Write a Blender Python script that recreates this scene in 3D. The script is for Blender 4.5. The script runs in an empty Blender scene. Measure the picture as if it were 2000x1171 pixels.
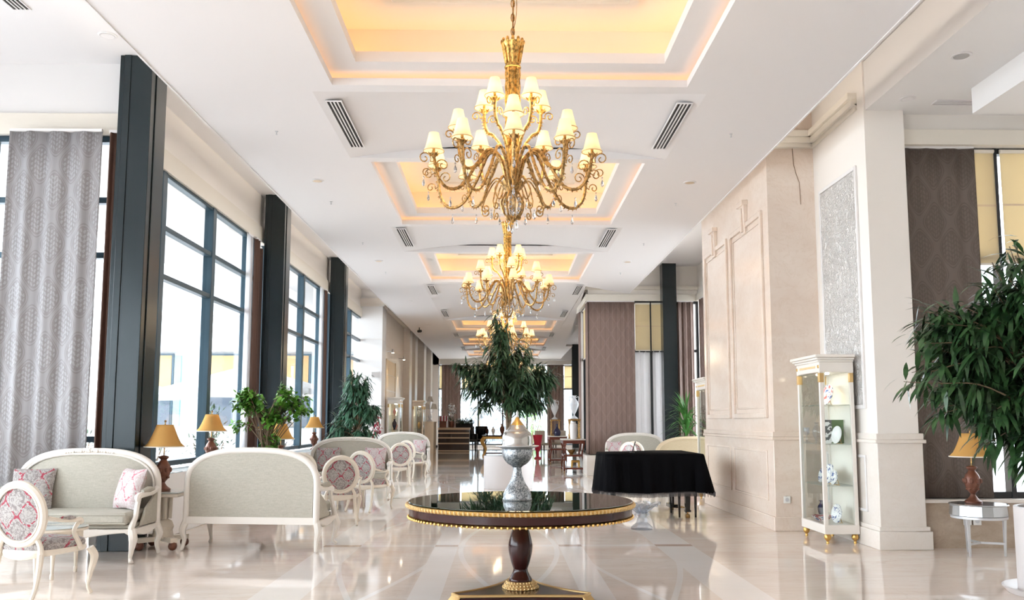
import bpy, bmesh, math, random
from mathutils import Vector, Matrix
D = bpy.data
S = bpy.context.scene
COL = S.collection
PI = math.pi
random.seed(7)
R = math.radians

# ---------------------------------------------------------------- camera, sky, exposure
cam_d = D.cameras.new('camera'); cam = D.objects.new('camera', cam_d); COL.objects.link(cam)
cam_d.sensor_width = 36; cam_d.lens = 36 * 1700 / 2000
cam_d.shift_x = -0.005; cam_d.shift_y = 0.02725
cam_d.clip_end = 300
cam.location = (0, 0, 1.4)
cam.rotation_euler = (R(90 + 6.144), 0, R(-1.005))
S.camera = cam
S.view_settings.view_transform = 'Standard'
S.view_settings.look = 'None'
S.view_settings.gamma = 1
S.view_settings.use_curve_mapping = False
S.view_settings.exposure = 1.47
W = D.worlds.new('sky'); S.world = W; W.use_nodes = True
bg = W.node_tree.nodes['Background']
bg.inputs[0].default_value = (.885, .945, 1.0, 1)
bg.inputs[1].default_value = 4.0
cy = S.cycles
cy.max_bounces = 9; cy.diffuse_bounces = 5; cy.glossy_bounces = 4; cy.transmission_bounces = 4; cy.transparent_max_bounces = 10
cy.caustics_reflective = False; cy.caustics_refractive = False
cy.sample_clamp_indirect = 6
cy.use_denoising = True

# ---------------------------------------------------------------- helpers
class MB:
    """collects shapes and links them as ONE mesh object"""
    def __init__(s): s.v = []; s.f = []
    def add(s, vs, fs):
        o = len(s.v); s.v += [tuple(v) for v in vs]; s.f += [tuple(i + o for i in f) for f in fs]; return s
    def box(s, x0, x1, y0, y1, z0, z1):
        return s.add([(x0,y0,z0),(x1,y0,z0),(x1,y1,z0),(x0,y1,z0),(x0,y0,z1),(x1,y0,z1),(x1,y1,z1),(x0,y1,z1)],
                     [(3,2,1,0),(4,5,6,7),(0,1,5,4),(1,2,6,5),(2,3,7,6),(3,0,4,7)])
    def bar(s, a, b, w, h):
        a, b = Vector(a), Vector(b); d = (b - a).normalized()
        u = d.cross(Vector((0,0,1)))
        if u.length < 1e-3: u = Vector((1,0,0))
        u.normalize(); n = u.cross(d)
        vs = [p + u*w/2*i + n*h/2*j for p in (a, b) for i, j in ((-1,-1),(1,-1),(1,1),(-1,1))]
        return s.add(vs, [(3,2,1,0),(4,5,6,7),(0,1,5,4),(1,2,6,5),(2,3,7,6),(3,0,4,7)])
    def lathe(s, prof, n=24, c=(0,0,0), sx=1, sy=1, rip=None):
        vs = []; fs = []
        for k, (r, z) in enumerate(prof):
            for i in range(n):
                a = 2*PI*i/n; rr = r * (1 + (rip[0]*math.cos(rip[1]*a) if rip else 0))
                vs.append((c[0]+rr*math.cos(a)*sx, c[1]+rr*math.sin(a)*sy, c[2]+z))
        m = len(prof)
        for k in range(m-1):
            for i in range(n):
                j = (i+1) % n
                fs.append((k*n+i, k*n+j, (k+1)*n+j, (k+1)*n+i))
        if prof[0][0] > 1e-4: fs.append(tuple(range(n-1, -1, -1)))
        if prof[-1][0] > 1e-4: fs.append(tuple((m-1)*n+i for i in range(n)))
        return s.add(vs, fs)
    def ball(s, c, r, n=10, sx=1, sy=1, sz=1):
        k = max(4, n//2+1)
        return s.lathe([(r*math.sin(PI*i/k)+(1e-5 if i in (0,k) else 0), -r*sz*math.cos(PI*i/k)) for i in range(k+1)], n, c, sx, sy)
    def tube(s, pts, r, n=8, flat=1, closed=False, up=None):
        pts = [Vector(p) for p in pts]; m = len(pts)
        rs = r if isinstance(r, (list, tuple)) else [r]*m
        if len(rs) != m: rs = [rs[min(len(rs)-1, int(i*(len(rs)-1)/(m-1)))] + (rs[min(len(rs)-1, int(i*(len(rs)-1)/(m-1))+1)] - rs[int(i*(len(rs)-1)/(m-1))]) * ((i*(len(rs)-1)/(m-1)) % 1) for i in range(m)]
        vs = []; fs = []; pu = Vector(up) if up else None
        for i, p in enumerate(pts):
            a = pts[i-1] if (i > 0 or closed) else p
            b = pts[(i+1) % m] if (i < m-1 or closed) else p
            d = (b - a).normalized()
            if pu is None: pu = Vector((0,0,1)) if abs(d.z) < .9 else Vector((1,0,0))
            ref = Vector(up) if up else pu
            u = d.cross(ref)
            if u.length < 1e-4: u = d.orthogonal()
            u.normalize(); w = u.cross(d)
            if not up: pu = w
            for k in range(n):
                t = 2*PI*k/n + PI/n
                vs.append(p + u*math.cos(t)*rs[i]*flat + w*math.sin(t)*rs[i])
        for i in range(m if closed else m-1):
            j = (i+1) % m
            for k in range(n):
                l = (k+1) % n
                fs.append((i*n+k, i*n+l, j*n+l, j*n+k))
        if not closed:
            fs.append(tuple(range(n-1, -1, -1))); fs.append(tuple((m-1)*n+k for k in range(n)))
        return s.add(vs, fs)
    def prism(s, poly, z0, z1, axis='z', c=(0,0,0)):
        def P(a, b, t):
            q = (a, b, t) if axis == 'z' else ((a, t, b) if axis == 'y' else (t, a, b))
            return (q[0]+c[0], q[1]+c[1], q[2]+c[2])
        n = len(poly)
        return s.add([P(a,b,z0) for a,b in poly] + [P(a,b,z1) for a,b in poly],
                     [tuple(range(n-1,-1,-1)), tuple(range(n,2*n))] + [(i,(i+1)%n,n+(i+1)%n,n+i) for i in range(n)])
    def sheet(s, fn, nu, nv):
        vs = [fn(i/nu, j/nv) for j in range(nv+1) for i in range(nu+1)]
        return s.add(vs, [(j*(nu+1)+i, j*(nu+1)+i+1, (j+1)*(nu+1)+i+1, (j+1)*(nu+1)+i) for j in range(nv) for i in range(nu)])
    def build(s, name, mat, parent=None, bevel=0, solid=0, sub=0, sharp=38, loc=None):
        me = D.meshes.new(name); me.from_pydata(s.v, [], s.f); me.update()
        bm = bmesh.new(); bm.from_mesh(me); bmesh.ops.recalc_face_normals(bm, faces=bm.faces); bm.to_mesh(me); bm.free()
        me.shade_smooth(); me.set_sharp_from_angle(angle=R(sharp))
        me.materials.append(mat)
        o = D.objects.new(name, me); COL.objects.link(o)
        if parent: o.parent = parent
        if loc: o.location = loc
        if solid: m = o.modifiers.new('s', 'SOLIDIFY'); m.thickness = solid; m.offset = 0
        if bevel: m = o.modifiers.new('b', 'BEVEL'); m.width = bevel; m.segments = 2; m.limit_method = 'ANGLE'; m.angle_limit = R(40)
        if sub: m = o.modifiers.new('u', 'SUBSURF'); m.levels = sub; m.render_levels = sub
        return o

def tag(o, label, cat, group=None):
    o['label'] = label; o['category'] = cat
    if group: o['group'] = group
    return o
def thing(name, label, cat, loc=(0,0,0), rz=0, group=None):
    o = D.objects.new(name, None); COL.objects.link(o); o.empty_display_size = .1
    o.location = loc; o.rotation_euler = (0,0,rz)
    return tag(o, label, cat, group)
def struct(o): o['kind'] = 'structure'; return o
def sroot(name, loc=(0,0,0), rz=0):
    o = D.objects.new(name, None); COL.objects.link(o); o.location = loc; o.rotation_euler = (0,0,rz); return struct(o)
KIDS = {}
def kids(o):
    return [c for c in COL.objects if c.parent == o]
def dup(o, loc, rz=0, label=None, parent=None, group=None, scale=None):
    ch = kids(o)
    c = o.copy(); COL.objects.link(c)
    if parent is not None: c.parent = parent
    else:
        c.location = loc; c.rotation_euler = (0,0,rz)
        if label: c['label'] = label
        if group: c['group'] = group
        if scale: c.scale = (scale,)*3
    for k in ch: dup(k, None, parent=c)
    return c
def lerp(a, b, t): return a + (b-a)*t
def smooth(prof, n=4): return [(max(1e-5, p[0]), p[1]) for p in spline([(r, z, 0) for r, z in prof], n)]
def spline(pts, n=6):
    """Catmull-Rom through points"""
    P = [Vector(p) for p in pts]; out = []
    for i in range(len(P)-1):
        p0 = P[i-1] if i else P[0]*2-P[1]; p1 = P[i]; p2 = P[i+1]; p3 = P[i+2] if i+2 < len(P) else P[-1]*2-P[-2]
        for k in range(n):
            t = k/n
            out.append(.5*((2*p1)+(p2-p0)*t+(2*p0-5*p1+4*p2-p3)*t*t+(3*p1-p0-3*p2+p3)*t**3))
    out.append(P[-1]); return out

# ---------------------------------------------------------------- materials
class E:
    """math-node expression"""
    def __init__(s, nt, sock): s.nt = nt; s.k = sock
    def op(s, o, b=None, c=None):
        n = s.nt.nodes.new('ShaderNodeMath'); n.operation = o
        for i, x in enumerate((s, b, c)):
            if x is None: continue
            if isinstance(x, E): s.nt.links.new(x.k, n.inputs[i])
            else: n.inputs[i].default_value = x
        return E(s.nt, n.outputs[0])
    def __add__(s, b): return s.op('ADD', b)
    def __sub__(s, b): return s.op('SUBTRACT', b)
    def __mul__(s, b): return s.op('MULTIPLY', b)
    def sin(s): return s.op('SINE')
    def cos(s): return s.op('COSINE')
    def abs(s): return s.op('ABSOLUTE')
    def max(s, b): return s.op('MAXIMUM', b)
    def min(s, b): return s.op('MINIMUM', b)
    def mod(s, b): return s.op('FLOORED_MODULO', b)
    def lt(s, b): return s.op('LESS_THAN', b)
    def gt(s, b): return s.op('GREATER_THAN', b)
    def band(s, c, w): return (s - c).abs().lt(w)
def mat(name, col, rough=.5, metal=0, **k):
    m = D.materials.new(name); m.use_nodes = True
    b = m.node_tree.nodes['Principled BSDF']
    b.inputs['Base Color'].default_value = (*col, 1); b.inputs['Roughness'].default_value = rough; b.inputs['Metallic'].default_value = metal
    for a, v in k.items(): b.inputs[a.replace('_', ' ')].default_value = v
    return m
def G(m):
    nt = m.node_tree; return nt, nt.nodes['Principled BSDF']
def coords(nt, kind='Object'):
    t = nt.nodes.new('ShaderNodeTexCoord'); s = nt.nodes.new('ShaderNodeSeparateXYZ'); nt.links.new(t.outputs[kind], s.inputs[0])
    return t.outputs[kind], E(nt, s.outputs[0]), E(nt, s.outputs[1]), E(nt, s.outputs[2])
def noise(nt, vec, scale, detail=3, rough=.5, dist=0, stretch=None):
    n = nt.nodes.new('ShaderNodeTexNoise'); n.inputs['Scale'].default_value = scale; n.inputs['Detail'].default_value = detail
    n.inputs['Roughness'].default_value = rough; n.inputs['Distortion'].default_value = dist
    if stretch:
        mp = nt.nodes.new('ShaderNodeMapping'); mp.inputs['Scale'].default_value = stretch; nt.links.new(vec, mp.inputs[0]); vec = mp.outputs[0]
    nt.links.new(vec, n.inputs['Vector'])
    return E(nt, n.outputs[0])
def mix(nt, f, a, b):
    n = nt.nodes.new('ShaderNodeMix'); n.data_type = 'RGBA'
    if isinstance(f, E): nt.links.new(f.k, n.inputs[0])
    else: n.inputs[0].default_value = f
    for i, x in ((6, a), (7, b)):
        if isinstance(x, tuple): n.inputs[i].default_value = (*x, 1)
        else: nt.links.new(x, n.inputs[i])
    return n.outputs[2]
def ramp(nt, f, lo, hi):
    n = nt.nodes.new('ShaderNodeMapRange'); n.inputs[1].default_value = lo; n.inputs[2].default_value = hi; nt.links.new(f.k, n.inputs[0]); return E(nt, n.outputs[0])
def bump(nt, b, h, strength=.3, dist=.01):
    n = nt.nodes.new('ShaderNodeBump'); n.inputs['Strength'].default_value = strength; n.inputs['Distance'].default_value = dist
    nt.links.new(h.k, n.inputs['Height']); nt.links.new(n.outputs[0], b.inputs['Normal'])
def emis(name, col, st):
    m = mat(name, col); _, b = G(m); b.inputs['Emission Color'].default_value = (*col, 1); b.inputs['Emission Strength'].default_value = st; return m
def thin_glass(name, tint=(1,1,1), refl=.08, rough=.0):
    m = D.materials.new(name); m.use_nodes = True; nt = m.node_tree; nt.nodes.remove(nt.nodes['Principled BSDF'])
    t = nt.nodes.new('ShaderNodeBsdfTransparent'); t.inputs[0].default_value = (*tint, 1)
    g = nt.nodes.new('ShaderNodeBsdfGlossy'); g.inputs['Roughness'].default_value = rough
    f = nt.nodes.new('ShaderNodeLayerWeight'); f.inputs[0].default_value = .18
    x = nt.nodes.new('ShaderNodeMixShader'); o = nt.nodes['Material Output']
    e = E(nt, f.outputs['Fresnel']) * .4 + refl*.2
    nt.links.new(e.k, x.inputs[0]); nt.links.new(t.outputs[0], x.inputs[1]); nt.links.new(g.outputs[0], x.inputs[2]); nt.links.new(x.outputs[0], o.inputs[0])
    return m
def translucent(name, col, fac=.5, emission=0, ecol=None, pattern=None):
    m = D.materials.new(name); m.use_nodes = True; nt = m.node_tree; nt.nodes.remove(nt.nodes['Principled BSDF'])
    d = nt.nodes.new('ShaderNodeBsdfDiffuse'); d.inputs[0].default_value = (*col, 1)
    t = nt.nodes.new('ShaderNodeBsdfTranslucent'); t.inputs[0].default_value = (*col, 1)
    x = nt.nodes.new('ShaderNodeMixShader'); x.inputs[0].default_value = fac
    nt.links.new(d.outputs[0], x.inputs[1]); nt.links.new(t.outputs[0], x.inputs[2]); o = nt.nodes['Material Output']
    out = x.outputs[0]
    if emission:
        e = nt.nodes.new('ShaderNodeEmission'); e.inputs[0].default_value = (*(ecol or col), 1); e.inputs[1].default_value = emission
        a = nt.nodes.new('ShaderNodeAddShader'); nt.links.new(out, a.inputs[0]); nt.links.new(e.outputs[0], a.inputs[1]); out = a.outputs[0]
    nt.links.new(out, o.inputs[0])
    return m

M = {}
M['ceiling'] = mat('white_ceiling_paint', (.78,.76,.765), .7)
M['ceiling_tray'] = mat('cream_tray_paint', (.84,.77,.68), .7)
M['wall'] = mat('cream_wall_paint', (.85,.81,.765), .6)
M['wall_white'] = mat('white_wall_paint', (.79,.775,.77), .6)
M['band'] = mat('ivory_trim_paint', (.78,.73,.65), .5)
M['column'] = mat('dark_steel_paint', (.010,.019,.023), .25, .15)
M['frame'] = mat('blue_grey_aluminium', (.045,.085,.115), .35, .3)
M['frame_dark'] = mat('black_aluminium', (.02,.022,.025), .4, .2)
M['glass'] = thin_glass('window_glass', (.97,.99,1), .05)
M['cab_glass'] = thin_glass('cabinet_glass', (.97,.985,.975), .12)
M['shelf_glass'] = mat('green_edged_shelf_glass', (.55,.68,.62), .05, 0, Alpha=.35)
M['ivory'] = mat('ivory_lacquer', (.80,.755,.70), .32)
M['ivory_warm'] = mat('antique_ivory_lacquer', (.77,.70,.60), .38)
M['gold'] = mat('gilding', (.66,.40,.12), .32, .85)
M['gold_pale'] = mat('pale_gold_leaf', (.66,.45,.20), .4, .5)
M['brass_old'] = mat('antique_brass', (.42,.25,.09), .36, .75)
M['silver'] = mat('engraved_silver', (.5,.52,.54), .32, .6)
M['mahogany'] = mat('mahogany', (.040,.011,.010), .16, 0, Specular_IOR_Level=.35)
M['redwood'] = mat('reddish_mahogany', (.13,.030,.018), .25)
M['black_glass'] = mat('dark_glass_top', (.02,.04,.03), .012, 0, IOR=2.3)
M['black_cloth'] = mat('black_velvet', (.0025,.0025,.0035), .9, 0, Specular_IOR_Level=.08)
M['black_lacquer'] = mat('black_lacquer', (.006,.006,.007), .12)
M['fringe'] = mat('silver_fringe', (.10,.10,.11), .6, .2)
M['white_ceramic'] = mat('white_porcelain', (.86,.86,.87), .15)
M['pot'] = mat('matt_white_pot', (.66,.625,.62), .45)
M['soil'] = mat('soil', (.06,.04,.03), .9)
M['bark'] = mat('bark', (.20,.14,.09), .8)
M['crystal'] = mat('crystal', (.93,.95,1), .02, 0, Transmission_Weight=.85, IOR=1.5)
M['clear_glass'] = thin_glass('clear_crystal_glass', (.9,.93,.97), .5, .02)
M['lamp_brown'] = mat('bronzed_lamp_base', (.17,.065,.04), .35, .25)
M['silver_leaf'] = mat('silver_leaf_wood', (.62,.63,.65), .3, .5)
M['mirror'] = mat('mirror_facets', (.50,.52,.54), .15, .8)
M['socket'] = mat('white_plastic', (.82,.82,.80), .4)
M['black'] = mat('matt_black', (.006,.006,.006), .6)
M['vent_dark'] = mat('vent_black', (.012,.012,.012), .6)
M['red'] = mat('red_lacquer', (.55,.02,.06), .3)
M['cobalt'] = mat('cobalt_glass', (.02,.02,.06), .1)
M['counter'] = mat('beige_counter_stone', (.72,.58,.42), .3)
M['dark_slat'] = mat('dark_wood_slats', (.035,.02,.018), .35)
M['beige_panel'] = mat('honey_wood_panel', (.76,.57,.34), .4)
M['shade'] = translucent('gold_lampshade', (.78,.49,.17), .45)
M['shade_white'] = translucent('white_lampshade', (.85,.82,.76), .4)
M['chand_shade'] = translucent('lit_silk_shade', (.95,.83,.60), .55, .10, (1,.66,.28))
M['bulb'] = emis('lit_bulb', (1,.76,.42), 3.5)
M['cove_and_fill'] = emis('soft_led_and_fill', (1,.90,.76), 10.0)
M['cove'] = emis('warm_led_strip', (1,.57,.23), 3.1)
M['cove_ring'] = emis('warm_led_strip_low', (1,.55,.24), 2.0)
M['spot_on'] = emis('lit_spotlight', (1,.86,.66), 12)
M['sheer'] = translucent('white_sheer', (.9,.9,.92), .6)
M['blind'] = translucent('cream_roller_blind', (.80,.70,.50), .55)
M['brown_curtain_edge'] = mat('dark_hem', (.05,.03,.025), .8)
M['leaf'] = mat('glossy_green_leaf', (.025,.085,.03), .35)
M['leaf_light'] = mat('bright_green_leaf', (.10,.30,.04), .4)
M['leaf_dark'] = mat('dark_green_leaf', (.028,.078,.036), .35)
for k in ('leaf', 'leaf_light', 'leaf_dark'):
    nt, b = G(M[k]); v, x, y, z = coords(nt); n = noise(nt, v, 9, 2)
    c = b.inputs['Base Color'].default_value[:3]
    nt.links.new(mix(nt, ramp(nt, n, .35, .65), tuple(.5*q for q in c), (c[0]*1.8+.01, c[1]*1.55, c[2]*1.5)), b.inputs['Base Color'])
M['leaf_mid'] = mat('blue_green_leaf', (.05,.13,.075), .35)
M['bloom'] = mat('crimson_leaves', (.35,.02,.05), .5)
M['concrete'] = mat('white_render', (.66,.67,.68), .8)
M['parasol'] = translucent('white_canvas', (.9,.9,.9), .3)
M['terrace'] = mat('pale_terrace_paving', (.62,.61,.60), .8)
M['pink_vase'] = mat('rose_porcelain', (.62,.25,.22), .25)
M['green_book'] = mat('green_book_cover', (.10,.17,.06), .4)

def marble(name, c1, c2, c3, rough=.12, scale=1.2):
    m = mat(name, c1, rough); nt, b = G(m); v, x, y, z = coords(nt)
    n1 = noise(nt, v, scale, 5, .6, .6, (1,1,2.2)); n2 = noise(nt, v, scale*2.6, 6, .65, 2.2)
    c = mix(nt, ramp(nt, n1, .35, .68), c1, c2)
    c = mix(nt, ramp(nt, (n2 - .5).abs(), .0, .022).op('SUBTRACT', 1).abs() * .35, c, c3)
    nt.links.new(c, b.inputs['Base Color']); return m
M['marble'] = marble('beige_marble', (.74,.62,.53), (.80,.705,.625), (.64,.50,.39), .14, 1.1)
M['marble_pale'] = marble('cream_marble', (.77,.71,.65), (.81,.76,.71), (.71,.63,.56), .35, 1.6)
M['marble_brown'] = marble('brown_marble', (.42,.33,.25), (.52,.42,.33), (.33,.25,.18), .12, 3)

# polished floor: cream slabs, pale bands and interlaced arcs
m = mat('polished_marble_floor', (.8,.72,.65), .05); M['floor'] = m
nt, b = G(m); v, x, y, z = coords(nt)
n1 = noise(nt, v, .55, 5, .6, .8, (1,2.4,1)); n2 = noise(nt, v, 1.3, 7, .62, 1.4, (.6,2.2,1)); n3 = noise(nt, v, .9, 4, .5, 2.5, (.7,2,1))
c = mix(nt, ramp(nt, n1, .33, .68), (.79,.69,.62), (.85,.79,.745))
c = mix(nt, ramp(nt, n2, .42, .72) * .55, c, (.73,.60,.505))
c = mix(nt, ramp(nt, (n3-.5).abs(), 0, .018).op('SUBTRACT', 1).abs() * .22, c, (.60,.46,.36))
xc = (x - .08).abs()
bands = xc.band(1.88, .21).max(xc.band(.70, .13))
ph = ((y - 6.9) * (PI/6.2)).sin().abs()
arc = ((x - .08).abs() - ph * .53).abs().lt(.027)
arc = arc.max(((xc - 1.245).abs() - ph * .53).abs().lt(.027))
trans = (y + 3.1 - 6.9).mod(6.2); tband = trans.band(.1, .075) * xc.lt(2.09)
pale = bands.max(arc).max(tband)
accent = trans.band(.1, .075) * bands
rows = ((y*1.0).mod(.9).lt(.006)).max((x + .3).mod(1.2).lt(.006)) * xc.gt(2.09)
c = mix(nt, pale * .75, c, (.88,.86,.85))
c = mix(nt, accent * .9, c, (.50,.38,.31))
c = mix(nt, rows * .25, c, (.55,.45,.38))
nt.links.new(c, b.inputs['Base Color'])
b.inputs['Roughness'].default_value = .045
b.inputs['IOR'].default_value = 1.55

def ogee(name, base, line, med, w=.36, h=.62, rough=.7, thr=.25, nz=3.0, sheen=0):
    m = mat(name, base, rough); nt, b = G(m); v, x, y, z = coords(nt)
    n = noise(nt, v, nz, 2)
    g = (x*(2*PI/w)).cos() + (z*(2*PI/h)).cos() + (n-.5)*.15
    l = g.abs().lt(thr); l2 = (g-.45).abs().lt(thr*.28).max((g+.45).abs().lt(thr*.28))
    fil = ((x*(24*PI/w)).sin() + (z*(22*PI/h) + (x*(8*PI/w)).cos()*2.2).sin() + (n-.5)*2)
    md = (fil.gt(.25)) * g.abs().gt(.75)
    c = mix(nt, l.max(l2), base, line); c = mix(nt, md, c, med)
    nt.links.new(c, b.inputs['Base Color']); return m
M['curtain_grey'] = ogee('grey_ogee_damask', (.27,.255,.26), (.33,.32,.33), (.36,.355,.37), .36, .62)
M['curtain_dark'] = ogee('taupe_ogee_damask', (.115,.090,.075), (.145,.115,.10), (.14,.11,.095), .36, .62)
M['curtain_brown'] = ogee('brown_ogee_damask', (.215,.145,.12), (.25,.175,.15), (.245,.17,.145), .30, .50)
M['curtain_strip'] = mat('plain_brown_curtain', (.10,.05,.035), .8)
def damask(name, base, red, dark, w=.21, h=.27):
    m = mat(name, base, .75); nt, b = G(m); v, x, y, z = coords(nt)
    n = noise(nt, v, 14, 3); n2 = noise(nt, v, 38, 3, .6)
    g = ((x).abs()*(2*PI/w)).cos() + ((z+y)*(2*PI/h)).cos() + (n-.5)*1.9
    l = (g+.25).abs().lt(.20) * n2.gt(.44)
    d = ((g-.95).abs().lt(.3)) * n2.gt(.48); d2 = (n2-.5).abs().lt(.035)
    c = mix(nt, d2, base, dark); c = mix(nt, d, c, dark); c = mix(nt, l, c, red)
    nt.links.new(c, b.inputs['Base Color']); return m
M['damask'] = damask('red_and_grey_damask', (.43,.40,.385), (.36,.045,.075), (.24,.21,.205))
M['damask_pale'] = damask('pink_and_cream_damask', (.58,.53,.52), (.50,.15,.19), (.50,.38,.38))
def linen(name, c1, c2):
    m = mat(name, c1, .85); nt, b = G(m); v, x, y, z = coords(nt)
    n = noise(nt, v, 160, 2, .6, 0, (1,1,.25)); n2 = noise(nt, v, 90, 2, .6, 0, (.2,1,1))
    nt.links.new(mix(nt, ramp(nt, n*.5+n2*.5, .35, .65), c1, c2), b.inputs['Base Color'])
    bump(nt, b, n, .15, .002); return m
M['linen'] = linen('greige_linen', (.40,.375,.315), (.49,.465,.40))
M['linen_gold'] = linen('straw_linen', (.50,.40,.26), (.58,.48,.33))
# cast plaster relief
m = mat('floral_plaster_relief', (.90,.88,.86), .6); M['relief'] = m
nt, b = G(m); v, x, y, z = coords(nt)
vo = nt.nodes.new('ShaderNodeTexVoronoi'); vo.inputs['Scale'].default_value = 15; nt.links.new(v, vo.inputs['Vector'])
n = noise(nt, v, 17, 4, .6, 1.5)
bump(nt, b, E(nt, vo.outputs[0])*.6 + ramp(nt, n, .4, .6)*.8, 1, .028)
M['gold_chand'] = mat('chandelier_gilding', (.66,.40,.12), .32, .85)
M['straw_frame'] = mat('straw_lacquer', (.66,.54,.38), .4)
for nm in ('gold_chand', 'brass_old'):
    nt, b = G(M[nm]); v, x, y, z = coords(nt); n = noise(nt, v, 42, 3, .6); c = tuple(b.inputs['Base Color'].default_value[:3])
    nt.links.new(mix(nt, ramp(nt, n, .40, .56), tuple(q*.5 for q in c), tuple(min(1, q*1.3) for q in c)), b.inputs['Base Color'])
# engraved silver
for nm, sc in (('silver', 55),):
    nt, b = G(M[nm]); v, x, y, z = coords(nt); n = noise(nt, v, sc, 4, .6, 1.2)
    nt.links.new(mix(nt, ramp(nt, n, .45, .55), (.16,.18,.20), (.52,.54,.56)), b.inputs['Base Color']); bump(nt, b, n, .5, .004)
M['silver_gilt'] = mat('polished_silver_gilt', (.50,.48,.45), .2, .95)
# blue and white china
m = mat('blue_painted_china', (.85,.85,.86), .15); M['china'] = m
nt, b = G(m); v, x, y, z = coords(nt); n = noise(nt, v, 26, 3, .6, 1)
nt.links.new(mix(nt, n.gt(.56), (.85,.85,.86), (.08,.12,.30)), b.inputs['Base Color'])
m = mat('painted_plate', (.85,.83,.82), .2); M['plate_paint'] = m
nt, b = G(m); v, x, y, z = coords(nt); n = noise(nt, v, 16, 2, .5, .6)
cc = mix(nt, n.gt(.56), (.82,.80,.80), (.45,.10,.12)); cc = mix(nt, n.lt(.42), cc, (.05,.09,.25)); nt.links.new(cc, b.inputs['Base Color'])
m = mat('book_page', (.75,.74,.72), .5); M['photo_book'] = m
nt, b = G(m); v, x, y, z = coords(nt); n = noise(nt, v, 22, 2); nt.links.new(mix(nt, n.gt(.52), (.78,.77,.75), (.10,.10,.10)), b.inputs['Base Color'])

# ================================================================ THE SETTING
ZR, ZH = 4.8, 5.6           # raft ceiling, high ceiling
XR = 3.38                   # raft half width
CXA = .08                   # axis of trays and chandeliers
YE = 48.2                   # end wall
XL = -4.5                   # window wall
def sbox(name, m, *b, bevel=0): return struct(MB().box(*b).build(name, m, bevel=bevel))
o = MB(); o.add([(-9,-8,0),(9,-8,0),(9,YE+.2,0),(-9,YE+.2,0)], [(0,1,2,3)]); o.box(-9,9,-8,YE+.2,-.2,-.002)
struct(o.build('floor', M['floor']))
sbox('ceiling', M['ceiling'], -9, 9, -8, YE+.3, ZH, ZH+.15)

# --- raft ceiling: flat margins, shallow vaults between the trays
FO, FI, RI, WI = 2.05, 1.81, 1.53, 1.76    # frame outer / inner, ring inner, recess wall half widths
trays = [(-7.6, -3.95), (-1.35, 2.3), (4.93, 8.56), (11.2, 14.85), (17.47, 21.1), (29.3, 32.95), (35.6, 39.2), (41.9, 45.5)]
NM = .18
mb = MB(); T = .09
xl, xr = CXA-FO, CXA+FO
mb.box(-XR, xl, -8, 47.4, ZR, ZR+T)
mb.box(xr, XR, -8, 21.6, ZR, ZR+T)
mb.prism([(xr,21.6),(XR,21.6),(XR,23.0),(2.12,21.75),(2.12,21.6)], ZR, ZR+T)       # cut back round the projecting corner
mb.prism([(2.12,21.75),(2.9,39.4),(xr,39.4),(xr,21.75)], ZR, ZR+T)
mb.box(xr, 3.2, 39.4, 47.4, ZR, ZR+T)
ends = [-8] + [v for a, b in trays for v in (a-NM, b+NM)] + [47.4]
for i in range(0, len(ends), 2):
    y0, y1 = ends[i], ends[i+1]
    if y1 - y0 < .05: continue
    n = 16
    for k in range(n):
        f = lambda u: ZR + .17*(1-(2*u-1)**2)
        u0, u1 = k/n, (k+1)/n; a, b_ = lerp(xl,xr,u0), lerp(xl,xr,u1)
        mb.add([(a,y0,f(u0)),(b_,y0,f(u1)),(b_,y1,f(u1)),(a,y1,f(u0)),(a,y0,ZR+.3),(b_,y0,ZR+.3),(b_,y1,ZR+.3),(a,y1,ZR+.3)],
               [(3,2,1,0),(4,5,6,7),(0,1,5,4),(2,3,7,6)])
struct(mb.build('ceiling_raft', M['ceiling'], sharp=20))
# small lip along the raft's long edges, warm cove light on its right edge
struct(MB().box(-XR-.02, -XR, -8, 47.4, ZR-.01, ZR+.16).box(XR, XR+.02, -8, 22.9, ZR-.01, ZR+.16).build('trim_1', M['ceiling']))

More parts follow.
